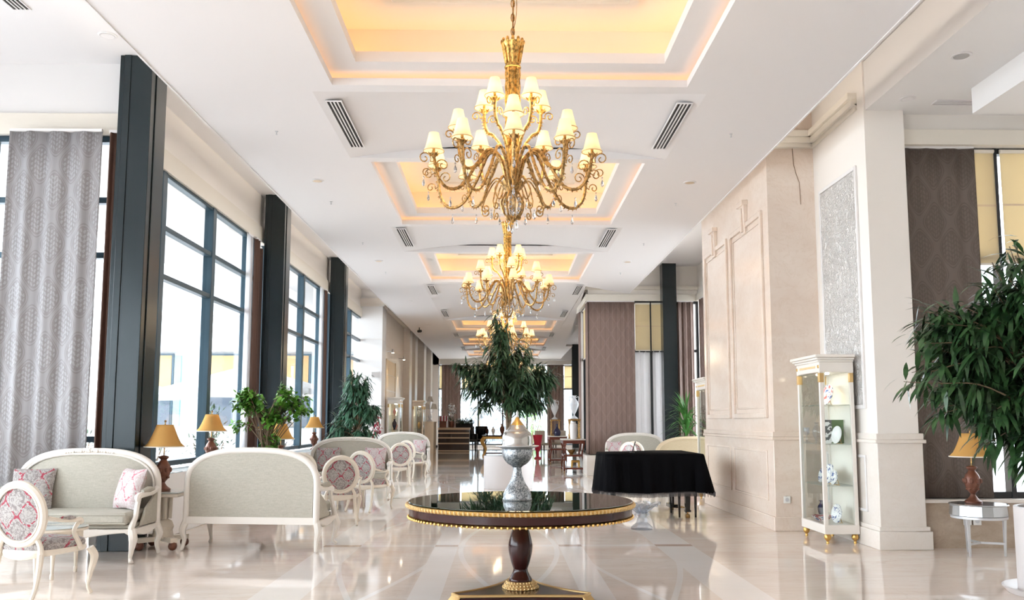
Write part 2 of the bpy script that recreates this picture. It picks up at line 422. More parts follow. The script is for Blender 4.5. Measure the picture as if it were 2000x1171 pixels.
def ringbox(mb, x0, x1, y0, y1, w, z0, z1):
    """rectangular ring: outer x0..y1, band width w inward"""
    mb.box(x0, x1, y0, y0+w, z0, z1); mb.box(x0, x1, y1-w, y1, z0, z1)
    mb.box(x0, x0+w, y0+w, y1-w, z0, z1); mb.box(x1-w, x1, y0+w, y1-w, z0, z1)
def led_ring(mb, x0, x1, y0, y1, z, w=.022):
    ringbox(mb, x0, x1, y0, y1, w, z, z+.012)
for i, (y0, y1) in enumerate(trays):
    fr = MB()
    fx0, fx1 = CXA-FO, CXA+FO; ix0, ix1 = CXA-FI, CXA+FI
    fr.box(fx0, fx1, y0-NM, y0, ZR, ZR+.02); fr.box(fx0, fx1, y1, y1+NM, ZR, ZR+.02)
    fr.box(fx0, ix0, y0, y1, ZR, ZR+.02); fr.box(ix1, fx1, y0, y1, ZR, ZR+.02)
    ringbox(fr, ix0-.02, ix1+.02, y0-.02, y1+.02, .02, ZR+.02, ZR+.075)                      # lip
    ringbox(fr, fx0, fx1, y0-NM, y1+NM, .015, ZR+.02, ZR+.3)                                 # outer closing wall
    ring = CXA-RI
    d = FI-RI
    fr.box(fx0, fx1, y0-NM, y0+d, ZR+.13, ZR+.15); fr.box(fx0, fx1, y1-d, y1+NM, ZR+.13, ZR+.15)
    fr.box(fx0, CXA-RI, y0+d, y1-d, ZR+.13, ZR+.15); fr.box(CXA+RI, fx1, y0+d, y1-d, ZR+.13, ZR+.15)
    ringbox(fr, CXA-RI-.025, CXA+RI+.025, y0+d-.025, y1-d+.025, .025, ZR+.15, ZR+.235)       # inner lip
    struct(fr.build('ceiling_tray_frame', M['ceiling']))
    rc = MB(); e = .06
    rx0, rx1, ry0, ry1 = CXA-WI, CXA+WI, y0+e, y1-e
    ringbox(rc, rx0-.03, rx1+.03, ry0-.03, ry1+.03, .03, ZR+.15, ZR+.56)
    rc.box(rx0-.03, rx1+.03, ry0-.03, ry1+.03, ZR+.56, ZR+.6)
    ringbox(rc, rx0+.55, rx1-.55, ry0+.55, ry1-.55, .09, ZR+.535, ZR+.56)
    struct(rc.build('ceiling_tray_recess', M['ceiling_tray']))
    if i not in (0,):
        lm = MB()
        led_ring(lm, CXA-RI-.13, CXA+RI+.13, y0+d-.13, y1-d+.13, ZR+.155, .03)
        o = lm.build('cove_or_fill_strip', M['cove']); struct(o); lm = MB()
        led_ring(lm, CXA-FI-.12, CXA+FI+.12, y0-.10, y1+.10, ZR+.022, .016)
        o = lm.build('cove_or_fill_strip', M['cove_ring']); struct(o)
o = MB().box(XR-.25, XR-.22, -4, 20.8, ZR+T, ZR+T+.015).build('cove_or_fill_strip', M['cove_and_fill']); struct(o)
o = MB().box(-XR+.12, -XR+.16, -6, 27, ZR+T, ZR+T+.015).build('cove_or_fill_strip', M['cove_and_fill']); struct(o)  # added hidden fill strip, brightens the left fascia and high ceiling

# --- left: near bay with a wall facing us, then the window wall with steel columns
YB = 9.98                   # facing wall of the near left bay
HL = 4.74                   # window head on the left
HR = 4.62                   # window head on the right
mb = MB()
mb.box(-9, XL+.001, YB, YB+.25, HL, ZH)
struct(mb.build('wall_bay', M['wall_white']))
struct(MB().box(-9, XL+.03, YB-.05, YB-.001, HL-.01, HL+.24).build('trim_2', M['band']))
sbox('wall_bay_dado', M['marble_pale'], -9, XL-.25, YB, YB+.3, 0, .55)
mb = MB()
mb.box(XL-.25, XL, YB+.26, 27.6, HL, ZH)
struct(mb.build('wall_left', M['wall']))
struct(MB().box(XL, XL+.05, YB+.25, 27.6, HL-.03, HL+.24).build('trim_3', M['band']))
ledge = MB().box(XL-.2, XL+.42, YB+.2, 27.6, 0, .76)
struct(ledge.build('wall_ledge', M['wall_white'], bevel=.01))
mb = MB()
for k in range(58): mb.box(XL+.02, XL+.40, YB+.5+k*.3, YB+.515+k*.3, .76, .772)
mb.box(XL+.02, XL+.40, YB+.4, 27.4, .758, .766)
struct(mb.build('trim_4', mat('pale_grille', (.62,.66,.68), .35, .4)))
cols = [9.72, 15.92, 22.12]
for cy_ in cols:
    mb = MB(); x0, x1 = -4.40, -4.03
    mb.box(x0, x1, cy_, cy_+.42, 0, ZH); mb.box(x0+.05, x0+.13, cy_-.012, cy_, 0, ZH)
    mb.box(x1, x1+.012, cy_+.12, cy_+.42, .0, ZH)
    struct(mb.build('column', M['column'], bevel=.012))
def window(n, loc, rz, w, zs, uprights, rails, fw=.09, m='frame', dp=.14):
    """glazed screen in local x (0..w), y depth, z from zs[0] to zs[1]"""
    r = sroot('window_%d' % n, loc, rz)
    f = MB()
    for u in uprights: f.box(u-fw/2, u+fw/2, -dp/2, dp/2, zs[0], zs[1])
    for z in rails: f.box(uprights[0], uprights[-1], -dp/2+.015, dp/2-.015, z-.035, z+.035)
    f.build('window_frame', M[m], r, bevel=.006)
    g = MB()
    for a, b_ in zip(uprights[:-1], uprights[1:]): g.box(a+fw/2-.01, b_-fw/2+.01, -.004, .004, zs[0], zs[1])
    g.build('glass', M['glass'], r)
    return r
wn = 1
for k, cy_ in enumerate(cols):
    window(wn, (XL-.05, cy_, 0), R(90), 5.78, (.80, HL), [.62, 1.68, 3.70, 5.66, 6.16], [.84, 3.32, 3.97, HL-.04], .15); wn += 1
window(wn, (-9, YB+.1, 0), 0, 4.7, (.55, HL), [0, 1.5, 3.0, 4.57], [.6, 1.2, 3.32, 3.97, HL-.04], .1); wn += 1
window(wn, (-8.8, -8, 0), R(90), 18, (.5, 4.4), [0, 3, 6, 9, 12, 15, 17.9], [.55, 3, 4.35], .1); wn += 1
sbox('wall_far_left_bay', M['wall_white'], -8.95, -8.7, -8, YB-.01, 4.4, ZH); sbox('wall_far_left_dado', M['marble_pale'], -8.95, -8.6, -8, YB-.01, 0, .5)
sbox('wall_back', M['wall'], -9, 9, -8.2, -8, 0, ZH)

# white pier and the beige side wall of the far hall
mb = MB(); mb.box(-4.7, -3.80, 27.6, 28.5, 0, ZH)
struct(mb.build('wall_pier', M['wall_white']))
mb = MB()
for z in (1.3, 2.2, 3.1, 4.0): mb.box(-4.7, -3.795, 27.592, 28.5, z, z+.012)
mb.box(-4.72, -3.74, 27.53, 28.5, 5.05, 5.12); mb.box(-4.72, -3.70, 27.49, 28.5, 5.12, 5.3)
struct(mb.build('trim_5', M['marble_pale']))
mb = MB(); mb.box(-4.4, -3.84, 28.5, 34.2, 0, ZH)
mb.box(-3.84, -3.60, 34.0, 34.9, 0, ZH)
mb.box(-4.4, -3.84, 34.9, 36.4, 0, ZH); mb.box(-3.84, -3.62, 36.4, 37.4, 0, ZH)
mb.box(-4.4, -4.1, 37.4, 40.5, 0, ZH); mb.box(-4.1, -3.62, 40.5, 41.6, 0, ZH); mb.box(-4.4, -3.9, 41.6, 45, 0, ZH); mb.box(-3.9, -3.66, 45, 46, 0, ZH); mb.box(-4.4,-3.85,46,YE,0,ZH)
struct(mb.build('wall_far_left', M['marble_pale']))
mb = MB()
mb.box(-3.86, -3.70, 28.5, 34.0, 5.05, 5.12); mb.box(-3.86, -3.60, 28.5, 34.0, 5.12, 5.3); mb.box(-3.84, -3.835, 28.5, 34, 3.9, 3.915)
struct(mb.build('trim_6', M['band']))
mb = MB(); mb.box(-3.84, -3.81, 28.75, 31.2, 0, 3.45)
struct(mb.build('wall_panel', M['beige_panel']))
mb = MB()
for z in (2.42, 2.95): mb.box(-3.81, -3.80, 28.75, 31.2, z, z+.03)
mb.box(-3.84, -3.79, 28.7, 28.76, 0, 3.47); mb.box(-3.84, -3.79, 31.17, 31.23, 0, 3.47)
struct(mb.build('trim_7', M['counter']))

# --- end wall with its windows
mb = MB(); mb.box(-4.4, 5, YE, YE+.3, 4.55, ZH); mb.box(-4.4, -3.5, YE, YE+.3, 0, ZH); mb.box(4.3, 9, YE, YE+.3, 0, ZH); mb.box(-4.4, 5, YE, YE+.3, 0, .12)
struct(mb.build('wall_end', M['wall']))
window(wn, (-3.5, YE+.15, 0), 0, 7.8, (.12, 4.55), [0, .9, 2.2, 3.55, 4.9, 6.6, 7.8], [.15, 3.2, 4.5], .07, 'frame_dark'); wn += 1
sbox('column', M['column'], 3.82, 4.18, 47.3, 47.7, 0, ZH)
mb = MB(); mb.box(xr, 5, 47.4, 47.44, 4.72, ZH)
struct(mb.build('wall_drop', M['ceiling']))

# --- right: pilaster, marble block, bays and the projecting corner
mb = MB(); mb.box(4.20, 4.66, 9.72, 11.45, 0, ZH); mb.box(4.66, 9, 9.86, 10.1, HR, ZH)
struct(mb.build('wall_right', M['wall']))
mb = MB(); mb.box(4.175, 4.69, 9.695, 11.34, 0, 1.22); mb.box(4.15, 4.72, 9.67, 11.34, 1.16, 1.20); mb.box(4.165, 4.70, 9.685, 11.34, 1.20, 1.27)
mb.box(4.14, 4.74, 9.66, 11.34, 0, .20); mb.box(4.155, 4.72, 9.675, 11.34, .2, .25)
struct(mb.build('wall_pilaster_dado', M['marble_pale'], bevel=.008))
def panel_x(mb, x, y0, y1, z0, z1, w=.03, t=.018):
    mb.box(x-t, x, y0, y0+w, z0, z1); mb.box(x-t, x, y1-w, y1, z0, z1); mb.box(x-t, x, y0+w, y1-w, z0, z0+w); mb.box(x-t, x, y0+w, y1-w, z1-w, z1)
mb = MB(); panel_x(mb, 4.20, 9.98, 11.18, 1.55, 4.42, .045, .025); panel_x(mb, 4.175, 10.0, 11.2, .38, 1.02, .03, .015)
struct(mb.build('trim_8', M['wall_white'], bevel=.005))
sbox('wall_relief_panel', M['relief'], 4.185, 4.2, 10.02, 11.14, 1.6, 4.37)
mb = MB()
for (z, t) in ((5.07,.03),(5.12,.07),(5.2,.11)):
    mb.box(4.20-t, 4.23, 9.9, 11.34, z, z+.08); mb.box(3.5-t, 4.2, 11.34-t, 15.2, z, z+.08)
struct(mb.build('trim_9', M['band'], bevel=.006))
mb = MB(); mb.box(3.56, 4.9, 11.38, 15.2, 0, ZH)
struct(mb.build('wall_marble', M['marble']))
mb = MB(); mb.box(3.535, 4.18, 11.355, 15.22, 0, 1.22); mb.box(3.51, 4.17, 11.33, 15.24, 1.16, 1.20); mb.box(3.52, 4.17, 11.34, 15.23, 1.2, 1.27)
mb.box(3.51, 4.15, 11.33, 15.24, 0, .18)
struct(mb.build('wall_marble_dado', M['marble'], bevel=.008))
mb = MB()
for (a, b_) in ((11.62, 13.28), (13.48, 15.0)):
    panel_x(mb, 3.56, a, b_, 1.45, 4.28, .07, .035); panel_x(mb, 3.56, a+.13, b_-.13, 1.58, 4.15, .025, .015); panel_x(mb, 3.535, a, b_, .36, 1.02, .03, .015)
    mid = (a+b_)/2
    mb.add([(3.50,mid-.13,4.55),(3.50,mid+.13,4.55),(3.56,mid+.13,4.55),(3.56,mid-.13,4.55),(3.52,mid-.09,4.12),(3.52,mid+.09,4.12),(3.56,mid+.09,4.12),(3.56,mid-.09,4.12)],
           [(0,1,2,3),(7,6,5,4),(0,4,5,1),(1,5,6,2),(2,6,7,3),(3,7,4,0)])
    mb.box(3.47, 3.56, mid-.15, mid+.15, 4.53, 4.6); mb.box(3.485, 3.53, mid-.035, mid+.035, 4.15, 4.5)
struct(mb.build('trim_10', M['marble'], bevel=.006))
# hairline crack in the marble front
struct(MB().tube([(3.92,11.375,5.1),(3.93,11.375,4.85),(3.96,11.375,4.72),(4.0,11.375,4.6),(4.01,11.375,4.3)], .004, 4).build('trim_11', mat('crack', (.25,.16,.1), .9)))
# near right bay
mb = MB(); mb.box(4.22, 9, -8, 9.86, 5.0, ZH-.02)
struct(mb.build('ceiling_bay', M['wall_white']))
sbox('ceiling_bay_drop', M['wall_white'], 5.10, 9, -8, 9.05, 4.72, 5.0)
sbox('trim_12', M['band'], 4.66, 9, 9.80, 9.86, HR, HR+.18)
mb = MB(); mb.box(4.69, 9, 9.80, 10.15, 0, .50)
struct(mb.build('wall_bay_right_dado', M['marble_brown']))
sbox('trim_13', M['marble_pale'], 4.69, 9, 9.76, 10.2, .50, .535)
window(wn, (4.66, 10.0, 0), 0, 4.3, (.535, HR), [.05, 1.17, 2.3, 3.4, 4.3], [.57, 3.3, HR-.03], .055, 'frame_dark'); wn += 1
sbox('wall_far_right', M['wall'], 8.9, 9.1, -8, 10.1, 0, ZH)
# recessed bay beyond the marble block, facing wall at y = 23.3
YF = 23.3
mb = MB(); mb.box(2.32, 5.6, YF, YF+.25, HR+.03, ZH); mb.box(5.301, 5.55, 15.201, YF-.001, HR+.03, ZH); mb.box(5.3,5.55,15.2,YF,0,.5); mb.box(4.9, 5.3, 15.0, 15.2, 0, ZH)
mb.box(2.321, 2.5, YF+.251, 25.499, HR+.03, ZH); mb.box(2.32, 2.6, 25.5, 26.099, 0, ZH)
struct(mb.build('wall_recess', M['wall']))
mb = MB(); mb.box(2.265, 5.24, YF-.06, YF-.001, HR+.025, HR+.2); mb.box(5.24, 5.299, 15.21, YF-.002, HR+.02, HR+.201); mb.box(2.26, 2.319, YF-.062, 26.1, HR+.02, HR+.201)
mb.box(2.235, 2.318, YF-.1, 26.1, 4.95, 5.05); mb.box(2.319, 5.3, YF-.08, YF-.001, 4.951, 5.049)
struct(mb.build('trim_14', M['band']))
mb = MB(); mb.box(2.22, 5.3, YF-.35, YF+.1, 0, .52); mb.box(2.221, 2.7, YF+.101, 26.1, 0, .519)
struct(mb.build('wall_recess_dado', M['marble_pale'], bevel=.01))
sbox('column', M['column'], 4.27, 4.64, YF-.45, YF-.1, 0, ZH)
window(wn, (2.45, YF+.12, 0), 0, 2.9, (.52, HR+.03), [0, 1.58, 2.85], [.55, 3.3, HR], .06, 'frame_dark'); wn += 1
window(wn, (2.42, YF+.2, 0), R(90), 2.2, (.52, HR+.03), [.1, .85, 1.55, 2.2], [.55, 3.2, HR], .06, 'frame_dark'); wn += 1
window(wn, (5.42, 15.3, 0), R(90), 8, (.5, HR+.03), [0, 2, 4, 6, 7.9], [.53, 3.3, HR], .06, 'frame_dark'); wn += 1
mb = MB(); mb.box(2.6, 9, 26.1, 26.3, 0, ZH); mb.box(4.25, 4.5, 26.3, YE, 0, ZH)
struct(mb.build('wall_far_side', M['wall']))

struct(MB().box(-7.4, XL-.2, 10.4, 27.3, 5.0, 5.2).build('roof_overhang', M['wall_white']))
# --- outside, beyond the glass
mb = MB(); mb.box(-60, 60, -40, 110, -.4, -.25)
struct(mb.build('ground_outside', M['terrace']))

# ================================================================ CHANDELIERS
ORD = ['nearest', 'second', 'third', 'fourth', 'fifth', 'sixth']
def shade_mesh(mb, zb, zt, rb, rt, c=(0,0), n=20, pleat=.012, bell=.35):
    def fn(u, v):
        a = 2*PI*u; t = v
        r = lerp(rb, rt, t**.55*bell + t*(1-bell)) * (1 + pleat*math.cos(a*n/2*1.0))
        return (c[0]+r*math.cos(a), c[1]+r*math.sin(a), lerp(zb, zt, t))
    return mb.sheet(fn, n*2, 6)
def spiral(c, r0, turns, ang, plane, n=14, flip=1):
    """scroll in the vertical plane through direction plane"""
    out = []
    for i in range(n+1):
        t = i/n; r = r0*(1-.78*t); a = ang + flip*turns*2*PI*t
        out.append(Vector((c[0]+plane[0]*r*math.cos(a), c[1]+plane[1]*r*math.cos(a), c[2]+r*math.sin(a))))
    return out
DROP = MB().lathe([(.0001,-.055),(.009,-.046),(.0125,-.034),(.009,-.016),(.003,0),(.002,.004)], 6); DROP.lathe([(.0001,.006),(.006,.012),(.006,.018),(.0001,.024)], 6)
DROP = DROP.build('crystal_drop', M['crystal'], sharp=15); DROPME = DROP.data; D.objects.remove(DROP)
SHADE = shade_mesh(MB(), 0, .138, .076, .037, bell=.55).build('lamp_shade', M['chand_shade']); SHADEME = SHADE.data; D.objects.remove(SHADE)
TRIM = MB(); TRIM.tube([(.0765*math.cos(a*PI/12), .0765*math.sin(a*PI/12), 0) for a in range(24)], .0035, 5, closed=True); 
TRIM = TRIM.build('shade_trim', M['gold_pale']); TRIMME = TRIM.data; D.objects.remove(TRIM)
BULB = MB().ball((0,0,.06), .018, 10, sz=1.6).build('bulb', M['bulb']); BULBME = BULB.data; D.objects.remove(BULB)
def me_obj(name, me, parent, loc, rz=0):
    o = D.objects.new(name, me); COL.objects.link(o); o.parent = parent; o.location = loc; o.rotation_euler.z = rz; return o
def make_chandelier(label):
    t = thing('chandelier', label, 'chandelier', (CXA, 6.5, 0), 0, 'gilded chandeliers along the ceiling')
    mb = MB()
    mb.tube(spline([(0,0,4.32),(.004,0,4.8),(0,0,5.36)], 3), .006, 6)
    for k in range(17):
        z = 4.36 + k*.058; h = .034
        pts = [(.013*math.cos(a*PI/5)*(1 if k%2 else 0), .013*math.cos(a*PI/5)*(0 if k%2 else 1), z + h*math.sin(a*PI/5)) for a in range(10)]
        mb.tube(pts, .0045, 5, closed=True)
    mb.tube(spline([(.0,0,4.4),(.03,.0,4.6),(.02,0,4.9),(0,0,5.36)], 5), .003, 5)
    mb.lathe([(.0001,5.36),(.07,5.36),(.075,5.34),(.03,5.31),(.0001,5.30)], 16)
    mb.build('chain', M['brass_old'], t)
    mb = MB()
    mb.lathe([(.05,4.12),(.055,4.15),(.052,4.17),(.06,4.22),(.072,4.29),(.085,4.325),(.07,4.325),(.03,4.28)], 24, rip=(.05, 12))
    for k in range(12):
        a = k*PI/6
        mb.ball((.083*math.cos(a), .083*math.sin(a), 4.335), .013, 6, sz=1.7)
        mb.tube([(.054*math.cos(a), .054*math.sin(a), 4.16), (.066*math.cos(a), .066*math.sin(a), 4.24), (.083*math.cos(a), .083*math.sin(a), 4.32)], [.007,.011,.006], 5)
    mb.tube([(.058*math.cos(a*PI/12), .058*math.sin(a*PI/12), 4.13) for a in range(24)], .008, 6, closed=True)
    mb.build('crown', M['gold_chand'], t)
    mb = MB(); mb.lathe([(.03,3.2),(.035,3.5),(.04,3.8),(.046,4.13)], 16)
    for k in range(8):
        a = k*PI/4
        pts = [(.047*math.cos(a), .047*math.sin(a), lerp(3.5,4.13,i/12)) for i in range(13)]
        mb.tube(pts, [.010+.005*(i%2) for i in range(13)], 6)
    mb.build('stem', M['gold_chand'], t)
    mb = MB(); mb.lathe([(.03,3.24),(.085,3.22),(.075,3.18),(.05,3.15),(.035,3.12)], 20, rip=(.06,10))
    for k in range(8):
        a = k*PI/4 + .2; ca, sa = math.cos(a), math.sin(a)
        mb.tube(spline([(.05*ca,.05*sa,3.14),(.085*ca,.085*sa,3.06),(.07*ca,.07*sa,2.98),(.02*ca,.02*sa,2.92)], 5), .007, 6)
    mb.lathe([(.0001,2.90),(.018,2.915),(.022,2.93),(.012,2.95),(.008,3.12)], 10)
    for k in range(5):
        a = k*2*PI/5; ca, sa = math.cos(a), math.sin(a)
        mb.tube(spline([(.01*ca,.01*sa,2.95),(.05*ca,.05*sa,2.935),(.06*ca,.06*sa,2.96)], 4), [.006,.012,.004], 5)
    mb.build('basket', M['brass_old'], t)
    mb = MB()
    for k in range(10):
        for j in range(4):
            a = k*PI/5; z = 2.98+j*.035; r = .06 - abs(j-2)*.008
            mb.ball((r*math.cos(a), r*math.sin(a), z), .009, 6)
    mb.build('crystal_beads', M['crystal'], t)
    tiers = [(5, .233, 3.87, PI/2, [(.04,3.36),(.09,3.50),(.155,3.60),(.20,3.63),(.228,3.70),(.233,3.80)]),
             (5, .433, 3.64, -PI/2, [(.04,3.22),(.11,3.42),(.19,3.44),(.28,3.33),(.37,3.30),(.42,3.40),(.433,3.57)]),
             (10, .62, 3.44, -PI/2, [(.045,3.20),(.10,3.40),(.19,3.46),(.29,3.33),(.40,3.16),(.51,3.13),(.59,3.22),(.62,3.37)])]
    for q, (n, r, zs, a0, prof) in enumerate(tiers):
        for k in range(n):
            a = a0 + 2*PI*k/n
            if q == 2 and k % 2: prof2 = [(rr, z - (.07 if .25 < rr < .6 else 0)) for rr, z in prof]
            else: prof2 = prof
            mb = MB()
            pts = spline([(rr, 0, z) for rr, z in prof2], 7)
            mb.tube(pts, [.0112 + .0025*(i % 2) for i in range(len(pts))], 6)
            # serrated leaf along the outer part of the arm
            m = len(pts)
            for i in range(m*2//5, m-3, 2):
                p = pts[i]; dd = (pts[i+1]-pts[i-1]).normalized(); nn = Vector((dd.z, 0, -dd.x))
                mb.add([p+nn*.008+Vector((0,.006,0)), p+nn*.008-Vector((0,.006,0)), p+nn*.030-dd*.012], [(0,1,2)])
                mb.add([p+dd*.012+nn*.008+Vector((0,.007,0)), p+nn*.008-dd*.004+Vector((0,.007,0)), p+nn*.022+Vector((0,.018,0))], [(0,1,2)])
            e = prof2[-1]; zb = e[1]
            mb.lathe([(.006,zb-.03),(.012,zb-.02),(.030,zb+.012),(.026,zb+.016),(.010,zb+.012),(.011,zb+.06)], 10, (r,0,0))
            for k2 in range(6):
                b = k2*PI/3
                mb.tube([(r+.01*math.cos(b), .01*math.sin(b), zb-.01), (r+.028*math.cos(b), .028*math.sin(b), zb+.0), (r+.04*math.cos(b), .04*math.sin(b), zb+.02)], [.004,.007,.003], 4)
            # scrolls
            s = .052 if q == 2 else .04
            mb.tube([Vector((r+.004,0,zb-.05))]+spiral((r+.07,0,zb-.03), s, 1.3, PI*1.15, (1,0), flip=-1), .005, 5)
            mb.tube([Vector((r-.004,0,zb-.09))]+spiral((r-.07,0,zb-.07), s, 1.3, -.15*PI, (1,0), flip=1), .005, 5)
            if q == 2: mb.tube([Vector((r-.02,0,zb-.13))]+spiral((r+.055,0,zb-.14), .04, 1.2, PI*1.1, (1,0), flip=-1), .0045, 5)
            if q == 2: mb.tube(spline([(.05,0,3.16),(.13,0,3.24),(.21,0,3.13),(.25,0,3.02)],5)+spiral((.215,0,3.0), .035, 1.2, 0, (1,0), flip=-1)[1:], .0055, 5)
            if q == 1: mb.tube(spline([(.06,0,3.28),(.14,0,3.16),(.11,0,3.08),(.08,0,3.13)], 6), .006, 5)
            arm = mb.build('arm', M['brass_old'] if q else M['gold_chand'], t); arm.rotation_euler.z = a
            me_obj('lamp_shade', SHADEME, arm, (r, 0, zb+.03)); me_obj('shade_trim', TRIMME, arm, (r, 0, zb+.03)); me_obj('bulb', BULBME, arm, (r, 0, zb+.03))
            if q == 2:
                me_obj('crystal_drop', DROPME, arm, (r+.075, 0, zb-.19)); me_obj('crystal_drop', DROPME, arm, (.49, 0, 3.04 if not k % 2 else 2.98))
                if k % 2 == 0: me_obj('crystal_drop', DROPME, arm, (.17, 0, 2.97)); 
            if q == 1: me_obj('crystal_drop', DROPME, arm, (.36, 0, 3.27)); me_obj('crystal_drop', DROPME, arm, (.11, 0, 3.05))
    me_obj('crystal_drop', DROPME, t, (.03, -.02, 2.90)); me_obj('crystal_drop', DROPME, t, (-.03, .02, 2.89)); me_obj('crystal_drop', DROPME, t, (0, -.09, 3.2)); me_obj('crystal_drop', DROPME, t, (0, -.09, 3.12))
    # the lamp's own light, besides its glowing shades
    l = D.lights.new('chandelier_glow', 'POINT'); l.energy = CHP; l.color = (1, .80, .55); l.shadow_soft_size = .4
    lo = D.objects.new('chandelier_glow', l); COL.objects.link(lo); lo.parent = t; lo.location = (0, 0, 3.75)
    return t
CHP = 18
ch = make_chandelier('large gilded chandelier with cream shades and crystal drops, nearest to the camera')
dup(ch, (CXA, 12.7, 0), R(7), 'gilded chandelier with cream shades hanging behind the nearest one, above the potted tree')
dup(ch, (CXA, 20.3, 0), R(15), 'small distant chandelier partly hidden behind the top of the central tree')
dup(ch, (CXA, 31.1, 0), R(5), 'farthest chandelier, glimpsed low behind the central tree crown')

# ================================================================ CEILING FITTINGS
def vent(loc, L, w, n, label, rz=0, group='slotted ceiling vents'):
    t = thing('ceiling_vent', label, 'vent', loc, rz, group)
    fr = MB(); s = w/n
    fr.box(-w/2-.012, -w/2, -L/2, L/2, -.012, 0); fr.box(w/2, w/2+.012, -L/2, L/2, -.012, 0)
    fr.box(-w/2-.012, w/2+.012, -L/2-.012, -L/2, -.012, 0); fr.box(-w/2-.012, w/2+.012, L/2, L/2+.012, -.012, 0)
    for k in range(1, n): fr.box(-w/2+k*s-.007, -w/2+k*s+.007, -L/2, L/2, -.012, 0)
    fr.build('frame', M['ceiling'], t)
    MB().box(-w/2, w/2, -L/2, L/2, -.004, -.001).build('backing', M['vent_dark'], t)
for s, side in ((-1, 'left'), (1, 'right')):
    for k, y in enumerate((9.78, 15.95, 22.4, 27.4, 34.2, 40.5)):
        vent((CXA+s*1.88, y, ZR+.0), 1.55 if k < 4 else 1.2, .15, 4, 'black slotted vent on the %s of the white ceiling, %s of its row' % (side, ORD[k]))
vent((5.75, 9.45, 5.0), 1.7, .12, 4, 'long slotted vent in the ceiling above the taupe curtain at right', R(90))
vent((-4.92, 7.4, ZH), 2.4, .16, 4, 'dark slotted vent at the top left corner over the grey curtain', 0)
vent((4.6, 17.6, ZH), 1.8, .14, 4, 'slotted vent in the recess ceiling behind the marble block', 0)
def downlight(loc, r, label, m2='ceiling'):
    t = thing('downlight', label, 'downlight', loc, 0, 'round recessed downlights')
    MB().lathe([(r*.72,-.006),(r*.8,-.012),(r,-.008),(r,0)], 24).build('rim', M['ceiling'], t)
    MB().lathe([(.0001,-.0125),(r*.7,-.0125),(r*.7,-.011)], 20).build('lens', M[m2], t)
for s, side in ((-1, 'left'), (1, 'right')):
    for k, y in enumerate((12.1, 18.3, 24.5, 30.7)):
        downlight((s*2.62 + (.06 if s > 0 else 0), y, ZR), .09, 'white round downlight on the %s ceiling margin, %s of its row' % (side, ORD[k]), 'counter' if k < 2 else 'ceiling')
downlight((4.54, 8.2, 5.0), .10, 'dark-lensed round downlight over the right bay', 'silver_leaf')
downlight((4.54, 9.34, 5.0), .09, 'white round downlight close to the pilaster top at right')
downlight((-4.32, 9.2, ZH), .10, 'white round downlight in the high ceiling above the grey curtain')
def sprinkler(loc, label):
    t = thing('sprinkler', label, 'sprinkler', loc, 0, 'small ceiling sprinklers')
    MB().lathe([(.02,0),(.02,-.006),(.007,-.008),(.006,-.035),(.014,-.04),(.014,-.043),(.0001,-.045)], 10).build('head', M['silver_leaf'], t)
for s, side in ((-1, 'left'), (1, 'right')):
    for k, y in enumerate((10.0, 13.3, 16.4, 19.7)):
        sprinkler((s*2.66 + (.06 if s > 0 else 0), y, ZR), 'small metal sprinkler in the ceiling %s of the trays, %s of its row' % (side, ORD[k]))
t = thing('security_camera', 'small black camera hanging under the ceiling on the left, near the beige wall', 'camera', (-3.0, 31.5, ZR), 0)
MB().tube([(0,0,0),(0,0,-.12)], .018, 8).build('mount', M['black'], t); MB().tube([(.06,-.1,-.14),(-.04,.08,-.13)], .05, 10).build('body', M['black'], t)
t = thing('wall_speaker', 'white speaker box fixed high on the white pier', 'speaker', (-3.98, 27.4, 2.86), R(12))
MB().box(-.14,.14,-.12,.10,-.1,.1).build('cabinet', M['white_ceramic'], t, bevel=.02); MB().box(-.12,.12,-.13,-.118,-.08,.08).build('grille', M['silver_leaf'], t); MB().bar((0,.08,0),(0,.28,.06),.04,.04).build('bracket', M['white_ceramic'], t)
for x, y, lb in ((-3.72, 28.9, 'small spotlight on the beige wall above the nearer far cabinet'), (-3.72, 32.2, 'small spotlight on the beige wall above the farther far cabinet')):
    t = thing('spotlight', lb, 'spotlight', (x, y, 3.72), 0, 'wall spotlights')
    MB().bar((-.1,0,0),(0.1,0,0),.03,.03).build('bracket', M['silver_leaf'], t); MB().tube([(.1,0,.07),(.1,0,-.05)], [.03,.05], 10).build('head', M['silver_leaf'], t); MB().lathe([(.0001,-.056),(.04,-.056),(.04,-.052)], 10, (.1,0,0)).build('lens', M['spot_on'], t)
    l = D.lights.new('spot', 'SPOT'); l.energy = 25; l.spot_size = R(70); l.color = (1,.75,.5); lo = D.objects.new('spot', l); COL.objects.link(lo); lo.parent = t; lo.location = (.1,0,-.08); lo.rotation_euler = (0, R(-12), 0)

# ================================================================ CURTAINS AND BLINDS
def curtain(x0, y0, rz, L, z0, z1, m, label, folds, amp=.035, group=None, cat='curtain', name='curtain', hem=True, seed=0):
    t = thing(name, label, cat, (x0, y0, 0), rz, group)
    rnd = random.Random(seed); ph = rnd.random()*6
    def fn(u, v):
        a = amp*(1-.25*v) * (math.sin(2*PI*folds*u + ph) + .35*math.sin(2*PI*folds*2.3*u + ph*2 + v*.8))
        return (u*L, a, lerp(z0, z1, v))
    MB().sheet(fn, max(24, int(folds*14)), 8).build('drape', m, t, solid=.008)
    if hem:
        MB().box(0, L, -.02, .02, z1, z1+.03).build('track', M['wall_white'], t)
    return t
cg = curtain(-5.66, YB-.16, 0, 1.05, .56, HL-.02, M['curtain_grey'], 'tall silver grey ogee patterned curtain behind the front left settee', 3.6, .03, 'patterned curtains', seed=2)
NAMES_L = ['nearest steel column', 'second steel column', 'third steel column']
